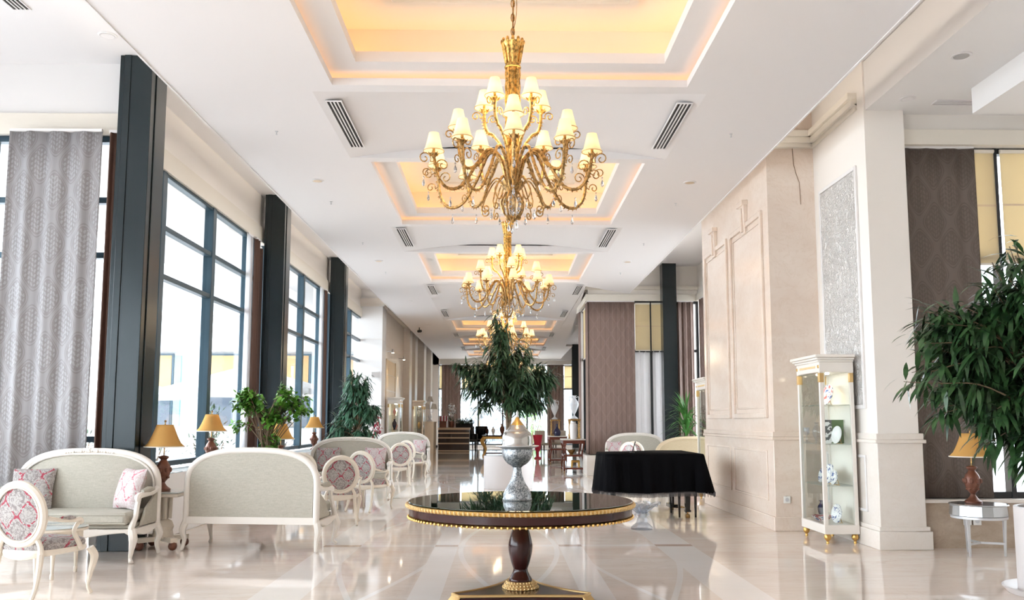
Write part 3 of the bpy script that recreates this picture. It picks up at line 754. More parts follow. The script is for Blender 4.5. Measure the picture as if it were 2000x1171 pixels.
for k, cy_ in enumerate(cols):
    a = NAMES_L[k]
    curtain(XL-.10 if k else XL-.10, cy_+.47, R(90), .26, .80, HL-.06, M['curtain_strip'], 'narrow plain brown curtain just beyond the %s' % a, 2, .03, 'brown curtain strips on the window wall', seed=k)
    if k: curtain(XL+.06, cy_-.42, R(90), .30, .78, HL-.06, M['curtain_strip'], 'narrow plain brown curtain just before the %s' % a, 2, .03, 'brown curtain strips on the window wall', seed=k+7)
    curtain(XL+.03, cy_+.92, R(90), .34, .78, HL-.06, M['sheer'], 'white sheer beside the window beyond the %s' % a, 4, .018, 'white sheers on the window wall', 'sheer curtain', 'sheer_curtain', seed=k+20)
    if k: curtain(XL+.03, cy_-.80, R(90), .30, .78, HL-.06, M['sheer'], 'white sheer at the end of the window before the %s' % a, 4, .018, 'white sheers on the window wall', 'sheer curtain', 'sheer_curtain', seed=k+30)
curtain(-4.54, YB-.12, 0, .17, .62, HL-.02, M['curtain_strip'], 'dark brown curtain edge between grey curtain and first column', 2, .03, 'brown curtain strips on the window wall', seed=50)
curtain(4.70, 9.90, 0, .86, .545, HR-.02, M['curtain_dark'], 'wide dark taupe ogee curtain right of the pilaster', 3.2, .018, 'patterned curtains', seed=5)
curtain(2.34, YF-.01, 0, 1.24, .54, HR, M['curtain_brown'], 'broad brown curtain at the projecting corner behind the covered piano', 9, .006, 'brown curtains at the recess', seed=6)
curtain(4.56, YF-.02, 0, .62, .54, HR, M['curtain_brown'], 'brown curtain right of the black column in the recess', 4, .03, 'brown curtains at the recess', seed=7)
curtain(5.25, 21.2, R(90), 1.6, .54, HR, M['curtain_brown'], 'brown curtain on the side wall of the recess', 6, .03, 'brown curtains at the recess', seed=8)
curtain(2.31, YF-.03, R(90), .48, .54, HR, M['curtain_brown'], 'narrow brown curtain folded round the projecting corner', 3, .02, 'brown curtains at the recess', seed=9)
curtain(2.30, 25.45, R(90), .36, .54, HR, M['curtain_brown'], 'brown curtain at the far edge of the projecting corner', 3, .02, 'brown curtains at the recess', seed=10)
curtain(-3.32, YE-.08, 0, 1.05, .15, 4.52, M['curtain_brown'], 'brown curtain on the end wall left of the central tree', 5, .04, 'brown end wall curtains', seed=11)
curtain(2.50, YE-.08, 0, .92, .15, 4.52, M['curtain_brown'], 'brown curtain on the end wall right of the central tree', 5, .04, 'brown end wall curtains', seed=12)
curtain(2.48, 23.55, R(90), .8, .56, 3.15, mat('dark_glass_stand_in', (.05,.06,.065), .6), 'dark grey sheet behind the glass, standing in for dark panes below the blind at the projecting corner', 5, .02, None, 'sheer curtain', 'sheer_curtain', seed=13)  # no real sheer: dark-coloured sheet behind the pane makes the glass look dark
def blind(x0, y0, rz, L, z0, z1, label):
    t = thing('roller_blind', label, 'blind', (x0, y0, 0), rz, 'cream roller blinds')
    MB().box(0, L, -.002, .002, z0, z1).build('fabric', M['blind'], t)
    mb = MB(); mb.tube([(0,0,z1+.02),(L,0,z1+.02)], .025, 10); mb.build('roller', M['band'], t)
    MB().box(0, L, -.008, .008, z0-.025, z0).build('bottom_bar', M['band'], t)
    for z in (lerp(z0,z1,.52),): MB().box(0, L, -.004, .004, z-.012, z+.012).build('seam', M['counter'], t)
blind(5.575, 9.93, 0, .24, 3.24, HR-.06, 'narrow cream blind beside the taupe curtain at right')
blind(5.89, 9.93, 0, 1.0, 3.26, HR-.06, 'wide cream blind at the right edge above the big tree')
blind(3.60, YF+.03, 0, .40, 3.32, HR-.06, 'cream blind between brown curtain and window bar behind the piano')
blind(4.04, YF+.03, 0, .50, 3.32, HR-.06, 'cream blind next to the black column in the recess')
blind(2.36, 23.62, R(90), .72, 3.2, HR-.06, 'nearer cream blind on the side of the projecting corner')
blind(2.36, 24.40, R(90), .62, 3.2, HR-.06, 'farther cream blind on the side of the projecting corner')
blind(-3.45, YE+.03, 0, .6, 3.25, 4.45, 'cream blind at the left end of the end wall')
blind(-2.2, YE+.03, 0, 4.6, 3.25, 4.45, 'wide cream blind behind the central tree on the end wall')
blind(3.46, YE+.03, 0, .8, 3.25, 4.45, 'cream blind beside the black column on the end wall')
t = curtain(3.6, YF+.08, 0, .9, .56, 3.3, M['sheer'], 'pale sheer below the cream blinds behind the piano', 5, .015, None, 'sheer curtain', 'sheer_curtain', hem=False, seed=14)

# ================================================================ SEATING
def ornament(mb, pts, r=.012, n=6):
    for p in pts: mb.ball(p, r*(.7+.6*random.random()), n, sz=.8)
def back_outline(w, zb, zs, zt, n=28, px=.72, pz=.75):
    out = [(-w, zb)]
    for i in range(n+1):
        a = PI - PI*i/n
        c, s = math.cos(a), math.sin(a)
        out.append((w*math.copysign(abs(c)**px, c), zs + (zt-zs)*s**pz))
    out.append((w, zb)); return out
def make_settee(fabric):
    t = D.objects.new('settee', None); COL.objects.link(t)
    w = .735; OL = back_outline(w, .30, .70, 1.085)
    mb = MB(); mb.tube([(x, .31, z) for x, z in OL], .036, 10, up=(0,1,0)); mb.bar((-w,.31,.33),(w,.31,.33),.06,.075)
    mb.tube([(x*.955, .275, .30+(z-.30)*.965) for x, z in OL], .012, 6, up=(0,1,0))
    mb.build('back_frame', M['ivory'], t)
    mb = MB()
    for i in range(-9, 10):
        x = i*.028; z = 1.085 - .05*(x/.4)**2
        mb.ball((x, .276, z+.0), .017*(1-.03*abs(i))*(1.25 if i % 3 == 0 else .8), 7, sz=.8); 
        if i % 3 == 0: mb.ball((x, .29, z+.022*(1-abs(i)/10)), .016, 7)
    mb.build('carved_crest', M['ivory'], t)
    mb = MB(); inn = [(x*.95, .34+(z-.30)*.94) for x, z in OL]
    mb.prism([(x, z) for x, z in inn], .29, .326, 'y')
    N = len(inn); rings = []
    for k in range(6):
        q = 1-k/5*.999
        rings.append([(x*q, .29 - .075*(1-q**3), .62+(z-.62)*q) for x, z in inn])
    vs = [p for rr in rings for p in rr]
    mb.add(vs, [(k*N+i, k*N+(i+1)%N, (k+1)*N+(i+1)%N, (k+1)*N+i) for k in range(5) for i in range(N)])
    mb.build('backrest', fabric, t)
    # seat frame with carved apron
    mb = MB(); ap = [(-w, .335)]
    for i in range(25):
        u = -1+2*i/24; ap.append((u*w, .265 - .035*math.cos(u*PI)*(1 if abs(u) < 1 else 0)))
    ap.append((w, .335)); mb.prism(ap, -.345, -.30, 'y')
    for s in (-1, 1):
        sd = [(-.345,.335)] + [(lerp(-.345,.33,i/12), .275+.025*math.cos(PI*2*i/12)) for i in range(13)] + [(.33,.335)]
        mb.prism(sd, s*w-.03, s*w+.03, 'x')
    mb.build('seat_frame', M['ivory'], t, bevel=.008)
    mb = MB(); random.seed(3)
    for i in range(-11, 12):
        x = i*.024; mb.ball((x, -.347, .272 + .014*math.sin(i*1.4)), .013, 6, sy=.6)
    mb.build('carved_apron', M['ivory'], t)
    MB().box(-w+.03, w-.03, -.30, .28, .335, .375).build('seat_deck', fabric, t, bevel=.012)
    def cush(u, v): return (0,0,0)
    MB().box(-w+.045, w-.045, -.355, .235, .372, .495).build('seat_cushion', fabric, t, bevel=.035)
    mb = MB()
    for z in (.392, .478): mb.tube([(-w+.05, -.352, z), (w-.05, -.352, z)], .006, 6)
    mb.build('piping', fabric, t)
    for s in (-1, 1):
        arm = MB()
        arm.tube(spline([(s*w, .30, .70), (s*(w+.01), .16, .665), (s*(w+.02), .0, .66), (s*(w+.01), -.14, .655), (s*w, -.20, .64), (s*w, -.19, .605)], 6), [.03,.028,.026,.03,.036,.03], 8)
        arm.tube(spline([(s*w, -.17, .635), (s*(w-.005), -.20, .54), (s*(w+.005), -.25, .45), (s*w, -.32, .36), (s*w, -.325, .30)], 6), [.024,.026,.024,.03,.034], 8)
        arm = arm.build('arm', M['ivory'], t)
        MB().tube(spline([(s*(w+.008), .17, .695), (s*(w+.018), .02, .70), (s*(w+.01), -.12, .69)], 4), [.02,.034,.02], 8).build('arm_pad', fabric, arm)
        MB().add([(s*(w-.02), .29, .345),(s*(w-.02), -.12, .345),(s*(w-.02), .02, .52),(s*(w-.02), .29, .66),(s*(w+.012), .29, .345),(s*(w+.012), -.12, .345),(s*(w+.012), .02, .52),(s*(w+.012), .29, .66)],
                 [(0,1,2,3),(7,6,5,4),(0,4,5,1),(1,5,6,2),(2,6,7,3),(3,7,4,0)]).build('side_panel', fabric, t, bevel=.01)
        leg = MB(); leg.tube(spline([(s*w, -.315, .33), (s*(w+.03), -.345, .24), (s*(w+.01), -.325, .13), (s*(w-.005), -.31, .05), (s*(w+.02), -.345, .012)], 6), [.04,.042,.026,.018,.024], 8)
        leg.ball((s*(w+.015), -.338, .018), .02, 8, sz=.85); leg.build('leg', M['ivory'], t)
        leg = MB(); leg.tube(spline([(s*w, .30, .33), (s*(w+.03), .325, .22), (s*(w+.01), .315, .12), (s*(w+.02), .35, .012)], 6), [.038,.038,.024,.02], 8)
        leg.ball((s*(w+.02), .35, .018), .02, 8, sz=.85); leg.build('leg', M['ivory'], t)
    return t
settee = make_settee(M['linen'])
settee['category'] = 'sofa'; settee['group'] = 'ivory framed settees'
settee.location = (-4.42, 9.22, 0); settee['label'] = 'ivory settee with two damask cushions in front of the grey curtain'
dup(settee, (-2.70, 10.02, 0), PI + R(-7), 'ivory settee with its plain linen back turned to the camera')
dup(settee, (-2.80, 16.2, 0), R(3), 'ivory settee with two cushions facing us behind the first pair of oval chairs')
dup(settee, (-2.78, 24.5, 0), R(2), 'farthest ivory settee on the left, beside the beige wall cabinets')
dup(settee, (3.42, 22.3, 0), R(-3), 'ivory settee behind the covered piano, facing us under the brown curtain')
s6 = make_settee(M['linen_gold']); tag(s6, 'straw coloured settee with its back turned, right behind the covered piano', 'sofa', 'ivory framed settees')
s6.location = (3.68, 17.2, 0); s6.rotation_euler.z = PI + R(4)
for c in kids(s6):
    if c.name.startswith('back_frame') or c.name.startswith('carved_crest'): c.data.materials[0] = M['straw_frame']

def make_chair():
    t = D.objects.new('armchair', None); COL.objects.link(t); t['category'] = 'chair'; t['group'] = 'oval backed armchairs'
    iv = M['ivory_warm']; tilt = .10; N = 32
    def ov(rx, rz, dy=0): return [(rx*math.cos(2*PI*i/N), .245+dy+tilt*rz*math.sin(2*PI*i/N), .68+rz*math.sin(2*PI*i/N)) for i in range(N)]
    mb = MB(); mb.tube(ov(.225,.235), .031, 8, closed=True, up=(0,1,-.1)); mb.tube(ov(.20,.21,-.022), .009, 5, closed=True); mb.tube(ov(.20,.21,.022), .009, 5, closed=True)
    for s in (-1, 1): mb.tube(spline([(s*.15, .226, .50), (s*.185, .222, .44), (s*.20, .225, .375)], 4), [.02,.021,.026], 8)
    mb.build('back_frame', iv, t)
    mb = MB()
    for sgn, bul in ((-1,.035),(1,.022)):
        rings = []
        for k in range(6):
            q = 1-k/5*.999
            rings.append([(x*q, y*q+.245*(1-q) + sgn*(.012+bul*(1-q*q)), .68+(z-.68)*q) for x, y, z in ov(.205,.215)])
        mb.add([p for r_ in rings for p in r_], [(k*N+i, k*N+(i+1)%N, (k+1)*N+(i+1)%N, (k+1)*N+i) for k in range(5) for i in range(N)])
    mb.build('backrest', M['damask'], t)
    # seat: rounded trapezoid
    def outl(k=1.0):
        out = []
        for i in range(40):
            a = 2*PI*i/40; c, s = math.cos(a), math.sin(a)
            y = .25*math.copysign(abs(s)**.55, s); wd = lerp(.285, .23, (y+.25)/.5)
            out.append((k*wd*math.copysign(abs(c)**.55, c), k*y - .01))
        return out
    O = outl(1)
    mb = MB(); vs = []
    for (k, z) in ((.97,.345),(1.0,.355),(1.02,.385),(1.0,.405)): vs += [(x*k, y*k, z - (.018*math.cos(x*11) if z < .36 else 0)) for x, y in O]
    n = len(O); mb.add(vs, [(k*n+i, k*n+(i+1)%n, (k+1)*n+(i+1)%n, (k+1)*n+i) for k in range(3) for i in range(n)] + [tuple(range(n)), tuple(3*n+i for i in range(n))])
    mb.build('seat_rail', iv, t)
    mb = MB(); vs = []
    for (k, z) in ((.97,.40),(1.0,.425),(.97,.452),(.85,.470),(.6,.482),(.3,.488),(.001,.489)): vs += [(x*k, y*k, z) for x, y in O]
    mb.add(vs, [(k*n+i, k*n+(i+1)%n, (k+1)*n+(i+1)%n, (k+1)*n+i) for k in range(6) for i in range(n)])
    mb.build('seat', M['damask'], t)
    for s in (-1, 1):
        a = MB(); a.tube(spline([(s*.232, .235, .66), (s*.262, .12, .63), (s*.282, .0, .615), (s*.29, -.06, .62), (s*.288, -.085, .60), (s*.285, -.07, .585)], 6), [.017,.016,.016,.02,.022,.014], 8)
        a.tube(spline([(s*.285, -.06, .60), (s*.268, -.035, .53), (s*.272, -.07, .46), (s*.275, -.11, .39)], 5), [.017,.016,.019,.022], 8)
        a = a.build('arm', iv, t)
        MB().tube(spline([(s*.262, .12, .645), (s*.276, .04, .642), (s*.285, -.02, .638)], 3), [.008,.022,.010], 8).build('arm_pad', M['damask'], a)
        l = MB(); l.tube(spline([(s*.262, -.232, .375), (s*.285, -.262, .30), (s*.268, -.245, .17), (s*.258, -.235, .07), (s*.27, -.258, .008)], 6), [.03,.032,.02,.014,.019], 8)
        l.ball((s*.268, -.25, .014), .016, 8, sz=.8); l.build('leg', iv, t)
        l = MB(); l.tube(spline([(s*.195, .222, .40), (s*.20, .235, .28), (s*.212, .275, .13), (s*.225, .345, .004)], 6), [.027,.024,.019,.016], 8); l.build('leg', iv, t)
    return t
chair = make_chair(); chair['label'] = 'oval backed red damask armchair at the front left edge, cut by the frame'
chair.location = (-3.70, 7.22, 0); chair.rotation_euler.z = PI + R(-15)
for x, y, r, lb in ((-2.25, 12.32, 12, 'oval backed armchair right of the linen settee back, its cushion cover pale and bright'),
                    (-2.12, 14.2, -24, 'oval backed armchair with brownish shaded back just behind the bright one'),
                    (-2.98, 13.02, 190, 'oval backed armchair whose top peeps over the linen settee back'),
                    (-2.28, 19.55, 14, 'white framed oval armchair, first of the farther pair in the middle of the room'),
                    (-2.26, 22.1, -24, 'brownish oval armchair behind the farther white framed one, near the last settee'),
                    (2.75, 20.2, 30, 'left oval armchair back showing over the black piano cover'),
                    (3.24, 21.0, -25, 'right oval armchair back showing over the black piano cover')):
    dup(chair, (x, y, 0), PI + R(r), lb)
def cushion(loc, rz, tiltx, label, m, s=.42, rx=0):
    mb = MB(); n = 14
    def fn(sgn):
        def f(u, v):
            a, b_ = 2*u-1, 2*v-1
            e = (1-a*a)**.5*(1-b_*b_)**.5 if abs(a) < 1 and abs(b_) < 1 else 0
            k = 1-.07*(1-abs(a))*abs(b_)**2; k2 = 1-.07*(1-abs(b_))*abs(a)**2
            return (a*s/2*k2, sgn*.078*e**.75, s/2+b_*s/2*k)
        return f
    mb.sheet(fn(1), n, n); mb.sheet(fn(-1), n, n)
    o = mb.build('cushion', M[m]); o.location = loc; o.rotation_euler = (R(tiltx), R(rx), rz)
    return tag(o, label, 'cushion', 'damask throw cushions')
cushion((-4.92, 9.30, .497), R(8), -16, 'red and grey damask cushion at the left end of the front settee', 'damask', .43)
cushion((-3.93, 9.27, .497), R(-38), -16, 'pale pink damask cushion at the right end of the front settee', 'damask_pale', .43)
cushion((-3.20, 16.27, .497), R(6), -14, 'red and grey damask cushion at the left of the settee behind the oval chairs', 'damask', .44)
cushion((-2.36, 16.26, .497), R(-14), -14, 'pinkish damask cushion at the right of the settee behind the oval chairs', 'damask_pale', .44)
cushion((-2.32, 24.55, .497), R(-20), -14, 'damask cushion at the right end of the farthest left settee', 'damask_pale', .42)
cushion((2.90, 22.3, .497), R(18), -14, 'pink damask cushion at the left end of the settee behind the piano', 'damask_pale', .42)

# ================================================================ TABLES AND LAMPS
def make_coffee():
    t = D.objects.new('coffee_table', None); COL.objects.link(t); t['category'] = 'table'; t['group'] = 'oval coffee tables'
    iv = M['ivory_warm']
    MB().lathe([(.0001,.440),(.60,.440),(.607,.444),(.60,.448),(.0001,.448)], 48, sy=.58).build('glass_top', M['clear_top'], t)
    MB().lathe([(.0001,.412),(.595,.412),(.605,.42),(.605,.432),(.595,.439),(.0001,.439)], 48, sy=.58).build('tabletop', iv, t)
    MB().lathe([(.55,.325),(.555,.33),(.555,.412),(.53,.412),(.53,.325)], 96, sy=.56, rip=(.008,48)).build('apron', iv, t)
    for sx in (-1, 1):
        for sy in (-1, 1):
            mb = MB(); p = (sx*.42, sy*.215)
            mb.lathe([(.012,0),(.018,.012),(.018,.05),(.014,.055),(.024,.30),(.03,.315),(.03,.41)], 10, (*p, 0)); mb.build('leg', iv, t)
    return t
M['clear_top'] = mat('pale_glass_top', (.55,.60,.60), .03, 0)
ct = make_coffee(); ct.location = (-4.42, 8.22, 0); ct['label'] = 'oval ivory coffee table with glass top in front of the front settee'
dup(ct, (-2.84, 14.62, 0), R(90), 'oval ivory coffee table glimpsed behind the bright oval armchair')
def make_side():
    t = D.objects.new('side_table', None); COL.objects.link(t); t['category'] = 'table'; t['group'] = 'carved ivory side tables'
    iv = M['ivory_warm']
    MB().box(-.235,.235,-.235,.235,.618,.630).build('glass_top', M['clear_top'], t, bevel=.003)
    MB().box(-.225,.225,-.225,.225,.575,.617).build('tabletop', iv, t, bevel=.01)
    mb = MB(); mb.lathe([(.10,.20),(.115,.24),(.09,.30),(.055,.32),(.05,.34)], 18)
    for k in range(6):
        a = k*PI/3; mb.tube([(.07*math.cos(a),.07*math.sin(a),.33),(.075*math.cos(a),.075*math.sin(a),.57)], .022, 8)
    mb.tube([(0,0,.3),(0,0,.58)], .05, 10); mb.build('column', iv, t)
    mb = MB(); mb.bar((-.2,-.2,.11),(.2,.2,.11),.08,.05); mb.bar((-.2,.2,.11),(.2,-.2,.11),.08,.05); mb.lathe([(.12,.12),(.10,.20)], 14); mb.build('base', iv, t)
    for sx in (-1,1):
        for sy in (-1,1): MB().ball((sx*.18, sy*.18, .05), .05, 10).build('foot', M['lamp_brown'], t)
    return t
st = make_side(); st.location = (-3.62, 10.02, 0); st['label'] = 'carved ivory side table between the front settee and the turned one'
st.location = (-3.775, 9.96, 0)
dup(st, (-5.66, 9.42, 0), 0, 'carved side table at the far left edge beside the front settee')
dup(st, (-3.62, 14.36, 0), 0, 'carved side table behind the linen settee back, under a gold lamp')
def make_lamp():
    t = D.objects.new('table_lamp', None); COL.objects.link(t); t['category'] = 'lamp'; t['group'] = 'gold shaded table lamps'
    mb = MB(); mb.lathe([(.0001,0),(.085,0),(.088,.02)] + smooth([(.07,.035),(.05,.05),(.026,.085),(.03,.105),(.05,.13),(.074,.19),(.080,.24),(.068,.29),(.045,.325),(.034,.345),(.052,.365),(.054,.38),(.03,.39),(.012,.395)], 3), 24)
    for k in range(8):
        a = k*PI/4; mb.ball((.078*math.cos(a), .078*math.sin(a), .235), .022, 7, sz=1.4); mb.ball((.055*math.cos(a+.4), .055*math.sin(a+.4), .15), .016, 6)
    mb.build('base', M['lamp_brown'], t)
    mb = MB(); mb.tube([(0,0,.39),(0,0,.76)], .007, 8); mb.ball((0,0,.775), .014, 8); mb.lathe([(.022,.52),(.022,.58)], 10); mb.build('stem', M['brass_old'], t)
    sh = shade_mesh(MB(), .49, .735, .215, .088, n=8, pleat=.014, bell=.75).build('lamp_shade', M['shade'], t, solid=.003)
    mb = MB(); mb.tube([(.2155*math.cos(a*PI/16)*(1+.014*math.cos(4*a*PI/16)), .2155*math.sin(a*PI/16)*(1+.014*math.cos(4*a*PI/16)), .49) for a in range(32)], .006, 6, closed=True); mb.build('shade_trim', M['band'], sh)
    return t
lamp = make_lamp(); lamp.location = (-3.80, 9.96, .63); lamp['label'] = 'gold bell shaded lamp on the table between front settee and turned settee'
for x, y, z, lb in ((-5.66, 9.42, .63, 'gold shaded lamp cut by the left edge of the picture'),
                    (-4.28, 13.0, .772, 'gold bell lamp on the window ledge left of the leafy shrub'),
                    (-4.13, 15.58, .772, 'gold lamp on the ledge half hidden by the bright leafy shrub'),
                    (-3.60, 14.36, .63, 'gold lamp standing lower behind the leafy shrub, only its shade edge visible'),
                    (-4.24, 19.9, .772, 'gold lamp on the ledge between the leafy shrub and the drooping tree'),
                    (-4.24, 22.9, .772, 'farthest ledge lamp, peeping out behind the drooping tree')):
    dup(lamp, (x, y, z), R(20), lb)

# right: silver table with a lamp
t = thing('occasional_table', 'round silver side table with mirror facets below the taupe curtain', 'table', (5.06, 9.30, 0))
MB().lathe([(.0001,.525),(.285,.525),(.29,.53),(.285,.538),(.0001,.538)], 32).build('tabletop', M['mirror'], t)
mb = MB(); mb.lathe([(.275,.415),(.285,.42),(.275,.522)], 16); mb.build('apron', M['mirror'], t, sharp=10)
MB().lathe([(.27,.385),(.275,.39),(.275,.412),(.27,.415)], 32).build('rim', M['silver_leaf'], t)
for k in range(3):
    a = R(215 + 120*k); ca, sa = math.cos(a), math.sin(a)
    MB().tube([(.235*ca,.235*sa,.39),(.225*ca,.225*sa,.0)], [.022,.012], 4).build('leg', M['silver_leaf'], t)
mb = MB()
for k in range(3):
    a = R(215+120*k); mb.bar((0,0,.13),(.225*math.cos(a),.225*math.sin(a),.13),.018,.022)
mb.build('stretcher', M['silver_leaf'], t)
dup(lamp, (5.02, 9.32, .54), R(10), 'gold shaded lamp on the silver table, half covered by the big right tree')
for x, y, z, rz, lb in ((3.68, 11.338, .40, 0, 'single wall socket on the marble block beside the display cabinet'), (5.19, 9.79, .30, 0, 'left wall socket seen under the silver table'), (5.30, 9.79, .30, 0, 'right wall socket seen under the silver table')):
    t = thing('wall_socket', lb, 'socket', (x, y, z), rz, 'wall sockets'); MB().box(-.045,.045,-.012,0,-.045,.045).build('plate', M['socket'], t, bevel=.004); MB().lathe([(.0001,-.001),(.024,-.001),(.026,.0)], 14).build('outlet', M['silver_leaf'], t, loc=(0,-.013,0)).rotation_euler.x = R(90)

# centre: round pedestal table
t = thing('pedestal_table', 'large round mahogany table with dark glass top and gilt edges in the foreground', 'table', (.15, 7.05, 0))
ra = .895
MB().lathe([(.0001,.772),(ra-.012,.772),(ra-.006,.776),(ra-.012,.781),(.0001,.781)], 96).build('glass_top', M['black_glass'], t)
MB().lathe([(.5,.735),(ra-.01,.735),(ra+.006,.742),(ra+.012,.755),(ra+.004,.768),(ra-.02,.771),(.5,.771)], 240, rip=None).build('gilt_rim', M['gold'], t)
mb = MB()
for k in range(150):
    a = 2*PI*k/150; mb.ball(((ra+.006)*math.cos(a), (ra+.006)*math.sin(a), .752), .0125, 6, sz=1.25)
mb.build('gadroon_beading', M['gold_pale'], t)
MB().lathe([(.0001,.668),(ra-.03,.668),(ra-.012,.68),(ra-.012,.735),(.0001,.735)], 96).build('tabletop', M['mahogany'], t)
mb = MB(); mb.lathe([(ra-.05,.655),(ra-.02,.655),(ra-.004,.664),(ra-.02,.672),(ra-.05,.672)], 96)
for k in range(130):
    a = 2*PI*k/130; mb.ball(((ra-.008)*math.cos(a), (ra-.008)*math.sin(a), .662), .011, 5)
mb.build('lower_moulding', M['gold'], t)
MB().lathe([(.12,.656),(.075,.62),(.062,.61),(.062,.58)] + smooth([(.060,.575),(.066,.55),(.084,.49),(.096,.43),(.092,.37),(.075,.30),(.058,.25)], 5) + smooth([(.056,.245),(.060,.225),(.078,.19),(.091,.165),(.089,.15)], 4), 48).build('column', M['mahogany'], t)
MB().lathe([(.062,.574),(.068,.578),(.070,.584),(.066,.59)], 40).build('gilt_collar', M['gold'], t)
mb = MB(); mb.lathe([(.09,.15),(.10,.155),(.118,.135),(.136,.11),(.142,.10)], 40)
for rr, z in ((.108,.146),(.124,.127),(.138,.107)):
    for k in range(28):
        a = 2*PI*k/28; mb.ball((rr*math.cos(a), rr*math.sin(a), z), .0105, 5)
mb.build('gilt_collar', M['gold_pale'], t)
def tri(rv, ct_, conc, n=10):
    """concave sided triangle with cut tips, one flat side toward the camera"""
    cor = [R(-30), R(90), R(210)]; out = []
    P = []
    for a in cor:
        tv = Vector((math.cos(a), math.sin(a))); nv = Vector((-tv.y, tv.x))
        P.append((tv*rv - nv*ct_, tv*rv + nv*ct_))
    for i in range(3):
        a, b_ = P[i][1], P[(i+1)%3][0]; mid = (a+b_)/2; k = conc if i != 2 else conc*.15
        out.append(tuple(P[i][0])); 
        for j in range(n+1):
            u = j/n; q = a.lerp(b_, u) - mid.normalized()*k*4*u*(1-u); out.append((q.x, q.y))
    return out
MB().prism(tri(.56,.055,.11), .012, .098).build('plinth', M['mahogany'], t)
mb = MB(); o_ = tri(.572,.06,.11); mb.tube([(x,y,.096) for x,y in o_], .011, 6, closed=True); mb.tube([(x,y,.014) for x,y in o_], .012, 6, closed=True)
mb.build('plinth_edging', M['gold_pale'], t)
for a in (-30, 90, 210):
    mb = MB(); tv = Vector((math.cos(R(a)), math.sin(R(a)), 0)); nv = Vector((-tv.y, tv.x, 0))
    for j in range(-4, 5): mb.tube([tv*.565+nv*j*.0135+Vector((0,0,.092)), tv*.60+nv*j*.015+Vector((0,0,.05)), tv*.615+nv*j*.016+Vector((0,0,.01))], [.008,.010,.010], 6)
    mb.build('gadrooned_corner', M['gold_pale'], t)
t = thing('covered_urn', 'engraved silver urn with gilded domed lid on the round table', 'urn', (.125, 7.05, .781))
MB().lathe([(.0001,0),(.115,0),(.118,.01),(.112,.02)] + smooth([(.113,.045),(.095,.085),(.066,.13),(.042,.19),(.034,.235),(.034,.255)], 4), 40).build('foot', M['silver'], t)
MB().lathe(smooth([(.034,.255),(.048,.268),(.082,.290),(.110,.325),(.121,.365),(.121,.40),(.128,.405)], 4), 40).build('bowl', M['silver'], t)
mb = MB(); mb.lathe([(.036,.262),(.041,.266),(.036,.271)], 30); mb.lathe([(.112,.002),(.120,.006),(.112,.012)], 40); mb.lathe([(.122,.404),(.135,.410),(.172,.424),(.170,.430),(.12,.418)], 48, rip=(.02, 16)); mb.build('rim', M['silver_leaf'], t)
lid = MB().lathe([(.128,.420),(.126,.43),(.121,.44),(.1235,.47),(.122,.50),(.112,.525),(.098,.54),(.092,.543),(.090,.550),(.072,.570),(.056,.592)], 40).build('lid', M['silver_gilt'], t)
MB().lathe([(.057,.590),(.044,.604),(.03,.622),(.016,.645),(.012,.655)], 30).build('lid_cone', M['gold'], lid)
MB().lathe([(.010,.65),(.014,.662),(.009,.674),(.011,.69),(.0001,.712)], 16).build('finial', M['silver_leaf'], lid)

